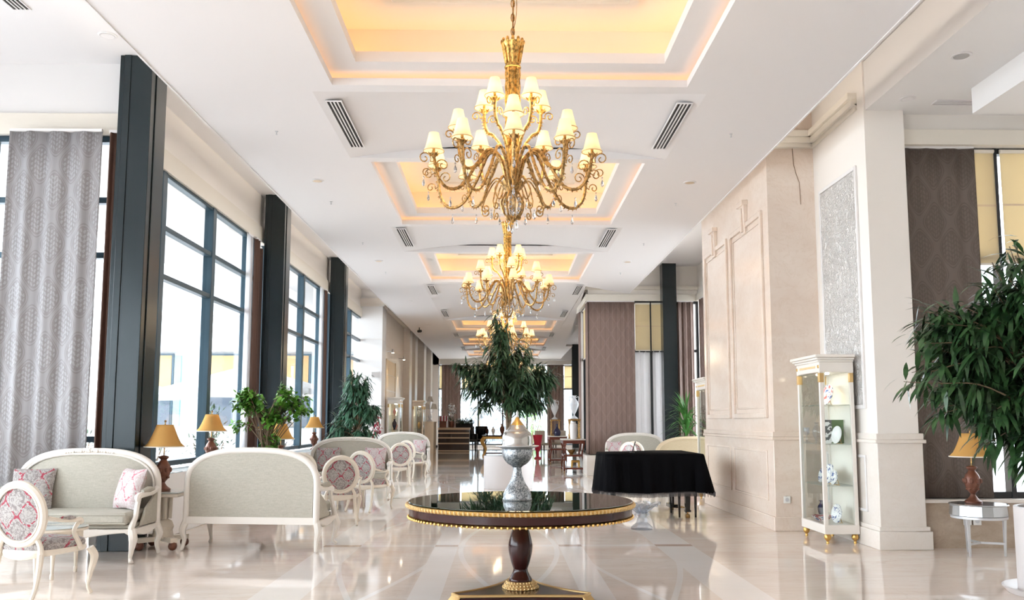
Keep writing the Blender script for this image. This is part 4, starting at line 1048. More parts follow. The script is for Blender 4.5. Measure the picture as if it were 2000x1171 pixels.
# ================================================================ PLANTS
def leaf(mb, p, d, L, w, droop, up=Vector((0,0,1))):
    """one pointed leaf from p along d, bending down"""
    side = d.cross(up)
    if side.length < .05: side = Vector((1,0,0))
    side.normalize(); pts = []; q = p.copy(); dd = d.copy()
    prof = (.18, .9, 1.0, .62, 0)
    vs = [p + side*w*.1, p - side*w*.1]
    for k in range(1, 5):
        dd = (dd + Vector((0,0,-droop/4))).normalized(); q = q + dd*L/4
        if k < 4: vs += [q + side*w*prof[k], q - side*w*prof[k]]
        else: vs.append(q)
    mb.add(vs, [(0,1,3,2),(2,3,5,4),(4,5,7,6),(6,7,8)])
def rdir(rnd):
    while True:
        v = Vector((rnd.uniform(-1,1), rnd.uniform(-1,1), rnd.uniform(-1,1)))
        if .1 < v.length < 1: return v.normalized()
def tree(t, base_z, blobs, leafmat, n_br, per, L, w, droop, seed, trunk=.03, fork=None, hang=.6, bend=0):
    """trunk, branches and drooping foliage; blobs = (centre, radii, weight)"""
    rnd = random.Random(seed)
    fz = fork if fork is not None else base_z+.9
    tr = MB(); 
    for k in range(3):
        a = k*2.1; r0 = .045
        tr.tube(spline([(r0*math.cos(a), r0*math.sin(a), base_z-.1), (r0*.6*math.cos(a+2), r0*.6*math.sin(a+2), lerp(base_z,fz,.5)), (r0*math.cos(a+4), r0*math.sin(a+4), fz), (.12*math.cos(a+4), .12*math.sin(a+4), fz+.5)], 5), [trunk, trunk*.9, trunk*.8, trunk*.5], 7)
    tr.build('trunk', M['bark'], t)
    br = MB(); fo = MB(); tot = sum(b[2] for b in blobs)
    for i in range(n_br):
        x = rnd.random()*tot
        for b in blobs:
            x -= b[2]
            if x <= 0: break
        c, rad, _ = b; v = rdir(rnd); k = rnd.random()**.45
        e = Vector((c[0]+rad[0]*v.x*k, c[1]+rad[1]*v.y*k, c[2]+rad[2]*v.z*k))
        s = Vector((rnd.uniform(-.06,.06), rnd.uniform(-.06,.06), fz + rnd.random()*max(.05, min(.6, e.z-fz))))
        mid = s.lerp(e, .6) + Vector((0,0,.12))
        pts = spline([s, mid, e], 5); br.tube(pts, [.011, .007, .004], 4)
        out = Vector((e.x, e.y, 0)); out = out.normalized() if out.length > .01 else Vector((1,0,0))
        for j in range(per):
            u = rnd.random(); f = .45+.55*u
            idx = f*(len(pts)-1); i0 = min(len(pts)-2, int(idx)); p = pts[i0].lerp(pts[i0+1], idx-i0)
            p = p + rdir(rnd)*.05
            d = (out*rnd.uniform(.1,1.0) + rdir(rnd)*.85 + Vector((0,0,-hang*rnd.random()))).normalized()
            leaf(fo, p, d, L*rnd.uniform(.65,1.15), w*rnd.uniform(.75,1.2), droop)
    br.build('branches', M['bark'], t); f = fo.build('foliage', M[leafmat], t, sharp=180); return f
def round_pot(t, r, h, m='pot', rb=None, saucer=False):
    rb = rb or r
    MB().lathe([(.0001,.0),(rb,0),(r,h-.02),(r,h),(r-.03,h),(r-.04,h-.07)], 48).build('pot', M[m], t, bevel=.004)
    MB().lathe([(.0001,h-.08),(r-.02,h-.08),(r-.035,h-.07)], 30).build('soil', M['soil'], t)
    if saucer: MB().lathe([(.0001,.001),(r+.08,.001),(r+.12,.05),(r+.10,.055),(rb+.01,.02)], 48).build('saucer', M[m], t)
t = thing('potted_tree', 'large narrow leaved indoor tree in a broad white planter, centre of the hall', 'tree', (.14, 18.75, 0))
round_pot(t, .52, .68)
tree(t, .6, [((0,0,2.3),(.95,.85,.62),5), ((0,0,1.95),(.75,.7,.42),2.2), ((-.05,0,2.95),(.55,.5,.45),2.0), ((-.22,-.12,3.42),(.26,.22,.40),.9), ((.62,0,2.15),(.45,.4,.6),1.6), ((-.62,0,2.2),(.5,.4,.65),1.6), ((-.95,0,2.62),(.28,.25,.14),.8), ((.9,0,2.35),(.22,.25,.3),.8)],
     'leaf_dark', 150, 27, .33, .023, 1.0, 11, .035, 1.45)
t = thing('potted_tree', 'tall narrow leaved tree in a round white pot with saucer at the right edge', 'tree', (4.62, 7.2, 0))
round_pot(t, .36, .70, saucer=True)
tree(t, .62, [((-.1,.1,2.1),(.72,.8,.62),5), ((-.55,.2,1.65),(.42,.4,.45),3.2), ((0,0,2.65),(.6,.6,.4),2.2), ((-.72,.1,1.9),(.36,.3,.3),1.6), ((-.98,0,1.78),(.28,.3,.36),1.5), ((-.92,.1,2.25),(.3,.3,.2),1.2), ((-.30,-.1,1.32),(.35,.4,.34),2.4), ((-.05,-.1,1.25),(.35,.4,.35),2.4), ((-.2,-.2,2.5),(.4,.4,.3),.8)],
     'leaf', 190, 28, .26, .021, .9, 23, .03, 1.2)
t = thing('potted_tree', 'drooping narrow leaved tree beside the third steel column on the left', 'tree', (-3.25, 19.6, 0))
round_pot(t, .24, .5, 'lamp_brown')
tree(t, .45, [((0,0,1.5),(.5,.4,.6),4), ((0,0,2.2),(.26,.25,.42),2.0), ((-.42,0,1.25),(.3,.3,.45),1.6), ((.3,0,1.6),(.28,.3,.4),1.4)], 'leaf_mid', 85, 30, .24, .021, 1.1, 31, .022, 1.0)
t = thing('leafy_shrub', 'bright green leafy shrub with thin stems by the window behind the turned settee', 'plant', (-3.70, 13.85, 0))
round_pot(t, .22, .45, 'lamp_brown')
tree(t, .4, [((-.34,0,1.78),(.30,.28,.17),3), ((.30,0,1.86),(.24,.25,.17),2.2), ((.60,0,1.66),(.18,.2,.2),1.6), ((-.5,0,1.28),(.16,.2,.12),1.0), ((-.05,0,1.05),(.26,.2,.22),1.4), ((.12,0,1.5),(.2,.2,.15),1)],
     'leaf_light', 64, 22, .105, .03, .5, 41, .018, .85, hang=.2)
M['leaf_frond'] = mat('fresh_green_frond', (.06,.20,.04), .4)
t = thing('potted_palm', 'spiky green palm plant left of the far right display cabinet', 'plant', (4.42, 20.9, 0))
round_pot(t, .26, .5, 'lamp_brown')
rnd = random.Random(5); fo = MB()
for i in range(150):
    a = rnd.random()*2*PI; el = rnd.uniform(.1, 1.5); d = Vector((math.cos(a)*math.cos(el), math.sin(a)*math.cos(el), math.sin(el)))
    leaf(fo, Vector((0,0,rnd.uniform(1.0,1.65))) + d*.05, d, rnd.uniform(.45,.75), .02, 1.0)
fo.build('fronds', M['leaf_frond'], t, sharp=180); MB().tube([(0,0,.4),(.02,0,1.0),(0,0,1.5)], [.05,.04,.03], 8).build('trunk', M['bark'], t)
t = thing('flower_stand', 'crimson leaved ornament on a thin stand before the white pier', 'ornament', (-3.62, 25.4, 0))
MB().lathe([(.0001,0),(.12,0),(.11,.03),(.03,.06),(.02,.7),(.06,.74),(.0001,.75)], 14).build('stand', M['redwood'], t)
fo = MB(); rnd = random.Random(9)
for i in range(150):
    d = rdir(rnd); z = rnd.uniform(.8,1.55); leaf(fo, Vector((rnd.uniform(-.1,.12), rnd.uniform(-.1,.1), z)), d, .12, .024, .5)
fo.build('foliage', M['bloom'], t, sharp=180)

# ================================================================ COVERED PIANO
t = thing('grand_piano', 'black grand piano standing under a black cloth, only its legs and pedals bare', 'piano', (2.2, 13.5, 0))
PO = [(.68,-.72),(.68,.74),(.36,.76),(.1,.62),(-.2,.40),(-.5,.28),(-.68,.12),(-.70,-.25),(-.62,-.55),(-.4,-.72)]
MB().prism([(x,y) for x,y in PO], .62, .92).build('case', M['black_lacquer'], t, bevel=.01)
for x, y in ((.52,-.60),(.50,.52),(-.52,-.15)):
    l = MB(); l.tube([(x,y,.62),(x,y,.56),(x,y,.12)], [.075,.07,.045], 4).tube([(x,y,.12),(x,y,.09)], [.06,.06], 4); l = l.build('leg', M['black_lacquer'], t)
    c = MB(); c.tube([(x-.03,y,.03),(x+.03,y,.03)], .03, 12); c.bar((x,y,.03),(x,y,.1),.02,.02); c.build('caster', M['brass_old'], l)
mb = MB(); mb.bar((.42,-.02,.62),(.42,-.02,.14),.03,.04); mb.bar((.42,.14,.62),(.42,.14,.14),.03,.04); mb.box(.36,.48,-.1,.22,.10,.15); 
ly = mb.build('pedal_lyre', M['black_lacquer'], t)
for y in (-.03,.06,.15): MB().box(.46,.60,y-.012,y+.012,.09,.105).build('pedal', M['brass_old'], ly)
# the cloth: a thing of its own
def offs(k): return [(x*k, y*k) for x, y in PO]
cl = thing('piano_cover', 'heavy black fringed cloth draped over the grand piano', 'cover', (2.2, 13.5, 0))
dense = []
OUT = [Vector((x,y,0)) for x, y in [(.74,-.78),(.74,.80),(.38,.82),(.1,.68),(-.2,.47),(-.52,.35),(-.73,.15),(-.75,-.3),(-.69,-.72),(-.60,-.78)]]
for i in range(len(OUT)):
    a, b_ = OUT[i], OUT[(i+1)%len(OUT)]; m_ = max(2, int((b_-a).length/.035))
    for j in range(m_): dense.append(a.lerp(b_, j/m_))
n = len(dense); vs = []; cum = 0; rows = 9
for r_ in range(rows+1):
    v = r_/rows; cum = 0
    for i, p in enumerate(dense):
        cum += (dense[i]-dense[i-1]).length if i else 0
        o_ = p.normalized(); nx = dense[(i+1)%n]-dense[i-1]; nrm = Vector((nx.y,-nx.x,0)).normalized()
        fl = .035*v**1.1 + (.10 if p.x > .6 else .02)*v
        fold = (.022*math.sin(cum*24) + .012*math.sin(cum*41+1))*v**.8
        q = p + nrm*(fl+fold); z = lerp(.935, .375, v) - (.015 if r_ == 0 else 0) + .012*math.sin(cum*5)*v
        vs.append((q.x, q.y, z))
fs = [(r_*n+i, r_*n+(i+1)%n, (r_+1)*n+(i+1)%n, (r_+1)*n+i) for r_ in range(rows) for i in range(n)]
top = [(p.x*.985, p.y*.985, .935) for p in dense]
mb = MB(); mb.add(vs + top + [(0,0,.937)], fs + [(i, (rows+1)*n+i, (rows+1)*n+(i+1)%n, (i+1)%n) for i in range(n)] + [((rows+1)*n+i, (rows+2)*n, (rows+1)*n+(i+1)%n) for i in range(n)])
mb.build('cloth', M['black_cloth'], cl, sharp=60)
fr = MB(); low = vs[rows*n:]
for i in range(n):
    a, b_ = Vector(low[i]), Vector(low[(i+1)%n])
    for j in range(3):
        p = a.lerp(b_, j/3); fr.add([p+Vector((-.006,0,.012)), p+Vector((.006,0,.012)), p+Vector((.004,.004,-.05-.012*random.random())), p+Vector((-.004,-.004,-.05))], [(0,1,2,3)])
fr = fr.build('fringe', M['fringe'], cl); fr['kind'] = 'stuff'
t = thing('piano_bench', 'black piano bench half under the draped cloth', 'bench', (2.74, 13.32, 0))
MB().box(-.15,.15,-.36,.36,.42,.50).build('seat', M['black_lacquer'], t, bevel=.02)
for sx in (-.12,.12):
    for sy in (-.32,.32): MB().tube([(sx,sy,.43),(sx,sy,0)], [.028,.018], 4).build('leg', M['black_lacquer'], t)
t = thing('microphone', 'thin dark stick standing aslant on the piano cover', 'microphone', (1.95, 13.1, .937))
MB().lathe([(.0001,0),(.04,0),(.035,.012),(.0001,.016)], 14).build('base', M['black'], t); MB().tube([(0,0,.01),(.05,0,.17)], .008, 8).build('stick', M['black'], t)
t = thing('crystal_ornament', 'clear crystal petal ornament on the floor right of the round table', 'ornament', (1.84, 11.6, 0))
t.scale = (1.45,)*3
MB().lathe([(.0001,0),(.10,0),(.10,.02),(.05,.06),(.045,.10),(.07,.13),(.04,.16),(.0001,.165)], 12).build('base', M['clear_glass'], t, sharp=10)
for k in range(6):
    a = k*PI/3+.2; ca, sa = math.cos(a), math.sin(a); mb = MB()
    def pf(u, v):
        w = .075*math.sin(PI*(.12+.83*v))*(2*u-1); r = .03+.15*v; z = .14+.17*v-.10*v*v
        return (r*ca - w*sa, r*sa + w*ca, z + abs(2*u-1)*.03*v)
    mb.sheet(pf, 4, 6).build('petal', M['clear_glass'], t, solid=.006)

# ================================================================ DISPLAY CABINETS
def make_cabinet():
    """local: back on +y, front faces -y, 0.78 wide, 0.40 deep"""
    t = D.objects.new('display_cabinet', None); COL.objects.link(t); t['category'] = 'cabinet'; t['group'] = 'glazed display cabinets'
    iv = M['ivory']; w, d = .39, .20; H = 2.0
    mb = MB()
    for sx in (-1, 1):
        for sy in (-1, 1): mb.box(min(sx*w, sx*(w-.045)), max(sx*w, sx*(w-.045)), min(sy*d, sy*(d-.045)), max(sy*d, sy*(d-.045)), .17, H)
    mb.box(-w-.004,w+.004,-d-.004,d+.002,.11,.215); mb.box(-w-.004,w+.004,-d-.004,d+.002,H-.02,H+.10)
    mb.build('frame', iv, t, bevel=.005)
    MB().box(-w+.03,w-.03,d-.02,d-.005,.17,H).build('back_panel', M['cab_back'], t)
    mb = MB(); mb.box(-w-.02,w+.02,-d-.02,d+.005,H+.10,H+.125); mb.box(-w-.045,w+.045,-d-.045,d+.005,H+.125,H+.15); mb.box(-w-.065,w+.065,-d-.065,d+.005,H+.15,H+.185)
    mb.build('cornice', iv, t, bevel=.008)
    mb = MB()
    for i in range(14): mb.ball((-.26+i*.04, -d-.004, H+.045), .016, 6, sy=.4)
    mb.box(-.30,.30,-d-.003,-d+.01,H+.02,H+.07)
    mb.build('gilt_frieze', M['gold_pale'], t)
    for sx in (-1, 1):
        mb = MB(); a, b_ = sorted((sx*(w+.007), sx*(w-.052))); mb.box(a, b_, -d-.008, -d+.05, H-.14, H-.03); mb.build('gilt_capital', M['gold_pale'], t, bevel=.006)
        a, b_ = sorted((sx*(w+.006), sx*(w-.04))); MB().box(a, b_, d-.05, d-.001, H-.14, H-.03).build('gilt_capital', M['gold_pale'], t, bevel=.006)
    mb = MB()
    for sx in (-1, 1): mb.lathe([(.0001,0),(.026,.0),(.02,.006),(.0001,.010)], 12, (0,0,0))
    mb = MB()
    for sx in (-1, 1): mb.tube([(sx*(w-.0225), -d-.012, H+.045), (sx*(w-.0225), -d+.0, H+.045)], [.016,.024], 12)
    mb.build('rosettes', M['gold'], t)
    g = MB(); g.box(-w+.045,w-.045,-d+.012,-d+.016,.22,H-.02); g.build('door', M['cab_glass'], t)
    g = MB(); g.box(-w+.012,-w+.016,-d+.045,d-.045,.22,H-.02); g.box(w-.016,w-.012,-d+.045,d-.045,.22,H-.02); g.build('side_glass', M['cab_glass'], t)
    for z in (.66, 1.14, 1.60): MB().box(-w+.03,w-.03,-d+.03,d-.02,z-.008,z).build('shelf', M['shelf_glass'], t)
    for sx in (-1, 1):
        for sy in (-1, 1):
            MB().lathe([(.0001,0),(.016,.0),(.018,.018),(.012,.028),(.034,.05),(.042,.075),(.034,.10),(.026,.112)], 16, (sx*(w-.04), sy*(d-.04), 0)).build('foot', M['gold'], t)
    for sx in (-.15, .15):
        s = MB().lathe([(.0001,H-.035),(.022,H-.035),(.025,H-.02)], 12, (sx,-.02,0)).build('spotlight', M['spot_on'], t)
    l = D.lights.new('cabinet_light', 'SPOT'); l.energy = 4.5; l.spot_size = R(110); l.spot_blend = .8; l.color = (1,.82,.58); l.shadow_soft_size = .03
    lo = D.objects.new('cabinet_light', l); COL.objects.link(lo); lo.parent = t; lo.location = (.0, -.02, H-.05)
    return t
M['cab_back'] = mat('cream_cabinet_back', (.86,.82,.75), .5)
cab = make_cabinet(); cab.location = (3.93, 10.55, 0); cab.rotation_euler.z = R(-90)
cab['label'] = 'tall ivory and gilt display cabinet with glass shelves against the pilaster at right'
dup(cab, (3.82, 15.78, 0), R(-90), 'ivory display cabinet just beyond the marble block, mostly hidden by it')
dup(cab, (-3.50, 28.0+.75, 0), R(90), 'nearer of the two far cabinets against the beige wall on the left')
dup(cab, (-3.14, 33.2, 0), R(90), 'farther of the two far cabinets on the left, near the reception counter')
def plate(loc, rz, r, m, label, lean=14):
    t = thing('plate', label, 'plate', loc, rz, 'plates in the display cabinet')
    mb = MB(); n = 28; vs = []
    prof = [(.0001,.012),(.55,.012),(.68,.004),(1.0,-.012),(1.0,-.006),(.68,.012),(.55,.020),(.0001,.020)]
    for k, y in prof: vs += [(r*k*math.cos(2*PI*i/n), y*1.0, r + r*k*math.sin(2*PI*i/n)) for i in range(n)]
    mb.add(vs, [(k*n+i, k*n+(i+1)%n, (k+1)*n+(i+1)%n, (k+1)*n+i) for k in range(len(prof)-1) for i in range(n)])
    o = mb.build('dish', M[m], t); o.rotation_euler.x = R(-lean)
    MB().bar((-.03,.02,0),(-.03,.07,.0),.006,.006).bar((.03,.02,.0),(.03,.07,.0),.006,.006).bar((0,.07,0),(0,.045,.09),.006,.006).build('stand', M['gold_pale'], t)
    return t
X0, Y0 = 3.93, 10.55
def cabp(dx, dy): return (X0+dy, Y0+dx)     # along the wall, toward the wall
plate((3.92, 10.50, 1.602), R(-82), .125, 'plate_paint', 'painted red and blue plate alone on the top cabinet shelf')
t = thing('picture_book', 'green backed picture book standing open on the second cabinet shelf', 'book', (3.97, 10.47, 1.142), R(-25))
MB().box(-.13,.0,-.012,.0,0,.28).build('page', M['photo_book'], t); MB().add([(0,-.012,0),(.13,.03,0),(.13,.045,0),(0,.003,0),(0,-.012,.28),(.13,.03,.28),(.13,.045,.28),(0,.003,.28)], [(3,2,1,0),(4,5,6,7),(0,1,5,4),(1,2,6,5),(2,3,7,6),(3,0,4,7)]).build('cover', M['green_book'], t)
plate((3.96, 10.33, 1.142), R(-80), .105, 'white_ceramic', 'plain white oval plate leaning against the picture book', 10)
for dy, r, lb in ((10.70,.095,'left blue painted plate of the three on the third cabinet shelf'), (10.50,.122,'larger middle blue plate of the three on the third cabinet shelf'), (10.31,.085,'right blue painted plate of the three on the third cabinet shelf')):
    plate((3.90, dy, .662), R(-86), r, 'china', lb)
t = thing('bowl', 'shallow painted bowl on the cabinet floor', 'bowl', (3.86, 10.60, .216))
MB().lathe([(.0001,0),(.06,0),(.065,.008),(.115,.05),(.12,.062),(.11,.058),(.05,.015),(.0001,.012)], 28).build('basin', M['plate_paint'], t)
plate((3.94, 10.36, .216), R(-80), .11, 'china', 'blue and white plate on edge behind the bowl at the cabinet floor', 8)
def lathe_thing(name, label, cat, loc, prof, m, group=None, n=24, part='body'):
    t = thing(name, label, cat, loc, 0, group); MB().lathe(prof, n).build(part, M[m], t); return t
def sc(p, k, kr=None): return smooth([(r*(kr or k), z*k) for r, z in p], 3)
VASE = [(.0001,0),(.055,0),(.05,.02),(.04,.05),(.07,.12),(.095,.22),(.09,.30),(.055,.36),(.035,.39),(.035,.42),(.055,.45),(.04,.44)]
GOBLET = [(.0001,0),(.05,0),(.045,.01),(.012,.025),(.01,.09),(.03,.11),(.045,.15),(.042,.20),(.038,.20),(.03,.13),(.0001,.115)]
lathe_thing('decanter', 'cut glass decanter on the second shelf seen through the cabinet side', 'decanter', (3.90, 10.78, 1.142), sc(VASE,.55), 'clear_glass')
lathe_thing('goblet', 'clear glass goblet beside the decanter in the cabinet', 'glass', (3.80, 10.87, 1.142), sc(GOBLET,.9), 'clear_glass')
lathe_thing('figurine_vase', 'small dark glass bottle at the back of the cabinet floor', 'bottle', (3.93, 10.80, .216), sc(VASE,.5), 'cobalt')
# a few pieces inside the far cabinets
for x, y, z, m, k, lb in ((-3.5,28.6,1.602,'pink_vase',.5,'pink jar on the upper shelf of the nearer far cabinet'), (-3.48,28.9,1.602,'white_ceramic',.55,'white jar on the upper shelf of the nearer far cabinet'),
                          (-3.5,28.62,1.142,'cobalt',.75,'dark tall bottle on the middle shelf of the nearer far cabinet'), (-3.48,28.9,1.142,'pink_vase',.5,'rose pot on the middle shelf of the nearer far cabinet'),
                          (-3.14,33.1,1.602,'white_ceramic',.6,'white pot on the upper shelf of the farther far cabinet'), (-3.14,33.3,1.142,'gold_pale',.6,'golden pot on the middle shelf of the farther far cabinet')):
    lathe_thing('jar', lb, 'jar', (x, y, z), sc(VASE, k), m)
lathe_thing('jar', 'dark bottle inside the cabinet beyond the marble block', 'jar', (3.80, 15.6, 1.142), sc(VASE,.7), 'cobalt')

# ================================================================ CONSOLES BY THE PROJECTING CORNER
def make_trolley():
    t = D.objects.new('console_table', None); COL.objects.link(t); t['category'] = 'table'; t['group'] = 'mahogany trolley tables'
    m = M['redwood']; w, d = .30, .50
    MB().box(-w-.02,w+.02,-d-.02,d+.02,.895,.925).build('tabletop', M['marble_pale'], t, bevel=.004)
    MB().box(-w,w,-d,d,.80,.893).build('apron', m, t, bevel=.006)
    for z in (.10, .45): MB().box(-w+.02,w-.02,-d+.02,d-.02,z,z+.05).build('shelf', m, t, bevel=.006)
    for sx in (-1, 1):
        for sy in (-1, 1):
            l = MB(); l.tube(spline([(sx*(w-.02),sy*(d-.03),.82),(sx*(w-.05),sy*(d-.03),.66),(sx*(w-.08),sy*(d-.03),.50),(sx*(w-.03),sy*(d-.03),.28),(sx*(w-.03),sy*(d-.03),.06)],5), [.035,.026,.03,.026,.03], 4); l = l.build('leg', m, t)
            c = MB(); c.tube([(sx*(w-.03)-.012,sy*(d-.03),.028),(sx*(w-.03)+.012,sy*(d-.03),.028)], .028, 10); c.build('caster', M['brass_old'], l)
    return t
tr = make_trolley(); tr.location = (1.98, 24.5, 0); tr['label'] = 'nearer mahogany trolley table with white vase, by the projecting corner'
dup(tr, (1.90, 29.9, 0), 0, 'farther mahogany trolley table carrying the dark blue vase')
def stand(loc, label):
    t = thing('pedestal_stand', label, 'stand', loc, 0, 'gilt pedestal stands')
    MB().box(-.17,.17,-.17,.17,.50,.55).build('top', M['brass_old'], t, bevel=.006); MB().box(-.16,.16,-.16,.16,0,.04).build('base', M['brass_old'], t, bevel=.006)
    for sx in (-1,1):
        for sy in (-1,1): MB().lathe([(.02,.04),(.028,.1),(.016,.14),(.02,.3),(.016,.44),(.028,.5)], 8, (sx*.135, sy*.135, 0)).build('post', M['brass_old'], t)
stand((2.05, 24.75, .926), 'gilt open stand on the nearer trolley table, behind the white vase')
stand((1.82, 29.75, .926), 'gilt open stand on the farther trolley table, under the left crystal vase')
AMPH = [(.0001,0),(.10,0),(.10,.03),(.03,.09),(.028,.14),(.06,.20),(.125,.36),(.13,.46),(.06,.56),(.045,.60),(.06,.64),(.09,.66),(.07,.65)]
def amphora(loc, label):
    t = thing('crystal_vase', label, 'vase', loc, 0, 'tall cut crystal vases'); MB().lathe(smooth(AMPH, 3), 14).build('body', M['clear_glass2'], t, sharp=12)
    for s in (-1,1): MB().tube(spline([(s*.05,0,.60),(s*.13,0,.62),(s*.13,0,.48)],5), .012, 6).build('handle', M['clear_glass2'], t)
M['clear_glass2'] = mat('cut_crystal', (.80,.82,.85), .12, 0, Alpha=.75)
amphora((2.05, 24.75, 1.477), 'right tall crystal amphora on the gilt stand by the projecting corner')
amphora((1.80, 29.75, 1.477), 'left tall crystal amphora, on the farther gilt stand')
lathe_thing('vase', 'white shouldered vase at the front of the nearer trolley table', 'vase', (1.98, 24.16, .926), [(.0001,0),(.09,0),(.095,.05),(.115,.30),(.105,.40),(.06,.44),(.075,.48),(.06,.475)], 'white_ceramic')
lathe_thing('vase', 'dark blue long necked vase on the farther trolley table', 'vase', (1.86, 29.42, .926), [(.0001,0),(.09,0),(.13,.08),(.12,.16),(.05,.26),(.03,.34),(.045,.40),(.03,.39)], 'cobalt')
t = thing('gilt_ornament', 'gilded stool shaped ornament on the bottom shelf of the nearer trolley table', 'ornament', (2.03, 24.2, .151))
MB().box(-.12,.12,-.07,.07,.13,.20).build('seat', M['gold'], t, bevel=.03)
for sx in (-.09,.09):
    for sy in (-.05,.05): MB().tube([(sx,sy,.15),(sx*1.1,sy,.0)], [.03,.022], 8).build('leg', M['gold'], t)
lathe_thing('gilt_bowl', 'gilt bowl on the middle shelf of the nearer trolley table', 'bowl', (1.92, 24.2, .501), [(.0001,0),(.06,0),(.05,.02),(.11,.10),(.12,.13),(.10,.125),(.0001,.05)], 'brass_old')

# ================================================================ FAR END OF THE HALL
t = thing('reception_counter', 'beige reception counter with dark horizontal slats at the far left', 'counter', (-2.24, 41.0, 0))
MB().box(-.75,.75,0,.7,1.02,1.12).build('worktop', M['counter'], t, bevel=.01); MB().box(-.72,.72,.04,.66,0,1.02).build('carcass', M['dark_slat'], t)
for z in (.02,.36,.62,.84): MB().box(-.73,.73,.0,.05,z,z+.06).build('band', M['counter'], t)
t = thing('counter_end', 'tall beige end block of the reception counter, carrying the white lamp', 'counter', (-3.285, 39.1, 0))
MB().box(-.27,.27,-.3,1.2,0,1.34).build('body', M['counter'], t); MB().box(-.29,.29,-.33,1.23,1.34,1.41).build('top', M['counter'], t, bevel=.01)
t = thing('candelabra_lamp', 'white lamp with three pale shades on the reception block', 'lamp', (-3.22, 39.3, 1.411))
MB().lathe([(.0001,0),(.14,0),(.12,.04),(.04,.10),(.09,.22),(.05,.34),(.025,.4),(.02,.75)], 16).build('base', M['white_ceramic'], t)
for x, z in ((-.16,.55),(.17,.55),(0,.88)):
    a = MB().tube(spline([(0,0,.4),(x*.7,0,.42 if x else .6),(x,0,z-.05)],5), .014, 6).build('arm', M['white_ceramic'], t); shade_mesh(MB(), z, z+.24, .15, .08, (x,0), n=10).build('lamp_shade', M['shade_white'], a, solid=.004)
t = thing('counter_fern', 'bushy dark green fern trough on the reception counter', 'plant', (-1.76, 41.3, 1.121))
MB().box(-.4,.4,-.12,.12,0,.22).build('trough', M['black'], t, bevel=.01); fo = MB(); rnd = random.Random(3)
for i in range(320):
    d = rdir(rnd); d.z = abs(d.z)*.8; leaf(fo, Vector((rnd.uniform(-.4,.4), rnd.uniform(-.1,.1), rnd.uniform(.2,.35))), d.normalized(), .22, .02, 1.0)
fo.build('foliage', M['leaf'], t, sharp=180)
t = thing('orchid', 'white orchid with dark leaves on the reception counter', 'plant', (-2.36, 41.3, 1.121))
MB().lathe([(.0001,0),(.12,0),(.16,.3),(.14,.3)], 14).build('pot', M['lamp_brown'], t); MB().tube(spline([(0,0,.3),(.05,0,.7),(.12,0,1.0)],4), .01, 5).build('stem', M['bark'], t)
fo = MB()
for i in range(70): leaf(fo, Vector((rnd.uniform(-.12,.14), rnd.uniform(-.1,.1), rnd.uniform(.55,1.1))), rdir(rnd), .13, .055, .5)
fo.build('blossom', M['white_ceramic'], t, sharp=180)
fo = MB()
for i in range(18): leaf(fo, Vector((rnd.uniform(-.1,.1),0,rnd.uniform(.3,.9))), rdir(rnd), .15, .04, .8)
fo.build('leaves', M['leaf_dark'], t, sharp=180)
t = thing('striped_box', 'red and white striped ornament box on the reception counter', 'box', (-2.76, 41.25, 1.121))
m = mat('red_white_stripes', (.8,.8,.8), .5); nt, b = G(m); v, x, y, z = coords(nt); nt.links.new(mix(nt, (x*45).sin().gt(0), (.85,.82,.82), (.35,.03,.06)), b.inputs['Base Color'])
MB().box(-.21,.21,-.15,.15,.30,.55).build('case', m, t, bevel=.03); MB().box(-.18,.18,-.14,.14,0,.3).build('base', M['lamp_brown'], t)
for x, y, rz, lb in ((-1.55, 42.6, 20, 'left black high backed armchair near the far counter'), (-1.05, 43.2, -10, 'right black high backed armchair near the far counter')):
    t = thing('tub_chair', lb, 'chair', (x, y, 0), R(rz), 'black tub chairs')
    MB().box(-.28,.28,-.3,.25,.42,.56).build('seat', M['black_lacquer'], t, bevel=.04); MB().box(-.30,.30,.2,.30,.42,1.18).build('backrest', M['black_lacquer'], t, bevel=.04)
    for s in (-1,1): MB().box(min(s*.24,s*.32),max(s*.24,s*.32),-.28,.25,.45,.82).build('arm', M['black_lacquer'], t, bevel=.03)
    for sx in (-.22,.22):
        for sy in (-.24,.22): MB().tube([(sx,sy,.44),(sx,sy,0)], [.035,.022], 6).build('leg', M['black_lacquer'], t)
t = thing('gilt_console', 'gilded console table with curved legs behind the central planter', 'table', (-.2, 36.0, 0))
MB().box(-.62,.62,-.28,.28,.80,.85).build('tabletop', M['mahogany'], t, bevel=.008); MB().box(-.58,.58,-.25,.25,.70,.80).build('apron', M['gold'], t, bevel=.01)
for sx in (-1,1):
    for sy in (-1,1): MB().tube(spline([(sx*.52,sy*.2,.74),(sx*.60,sy*.25,.60),(sx*.46,sy*.2,.30),(sx*.5,sy*.22,.12),(sx*.56,sy*.25,.01)],5), [.07,.08,.05,.035,.05], 8).build('leg', M['gold'], t)
MB().box(-.5,.5,-.2,.2,.10,.15).build('shelf', M['mahogany'], t)
for dx, m, k, lb in ((-.40,'mahogany',.7,'brown vase at the left end of the gilded console'), (-.15,'white_ceramic',.75,'white vase in the middle of the gilded console'), (.22,'lamp_brown',1.0,'tall bronze vase on the gilded console behind the urn')):
    lathe_thing('vase', lb, 'vase', (-.2+dx, 36.0, .851), sc(VASE, k), m)
t = thing('flower_pot', 'bright red tapered flower pot standing on the floor right of the urn lid', 'pot', (1.38, 33.6, 0))
MB().lathe([(.0001,0),(.14,0),(.13,.04),(.05,.08),(.05,.25),(.10,.32),(.19,.90),(.17,.90),(.0001,.8)], 20).build('body', M['red'], t)
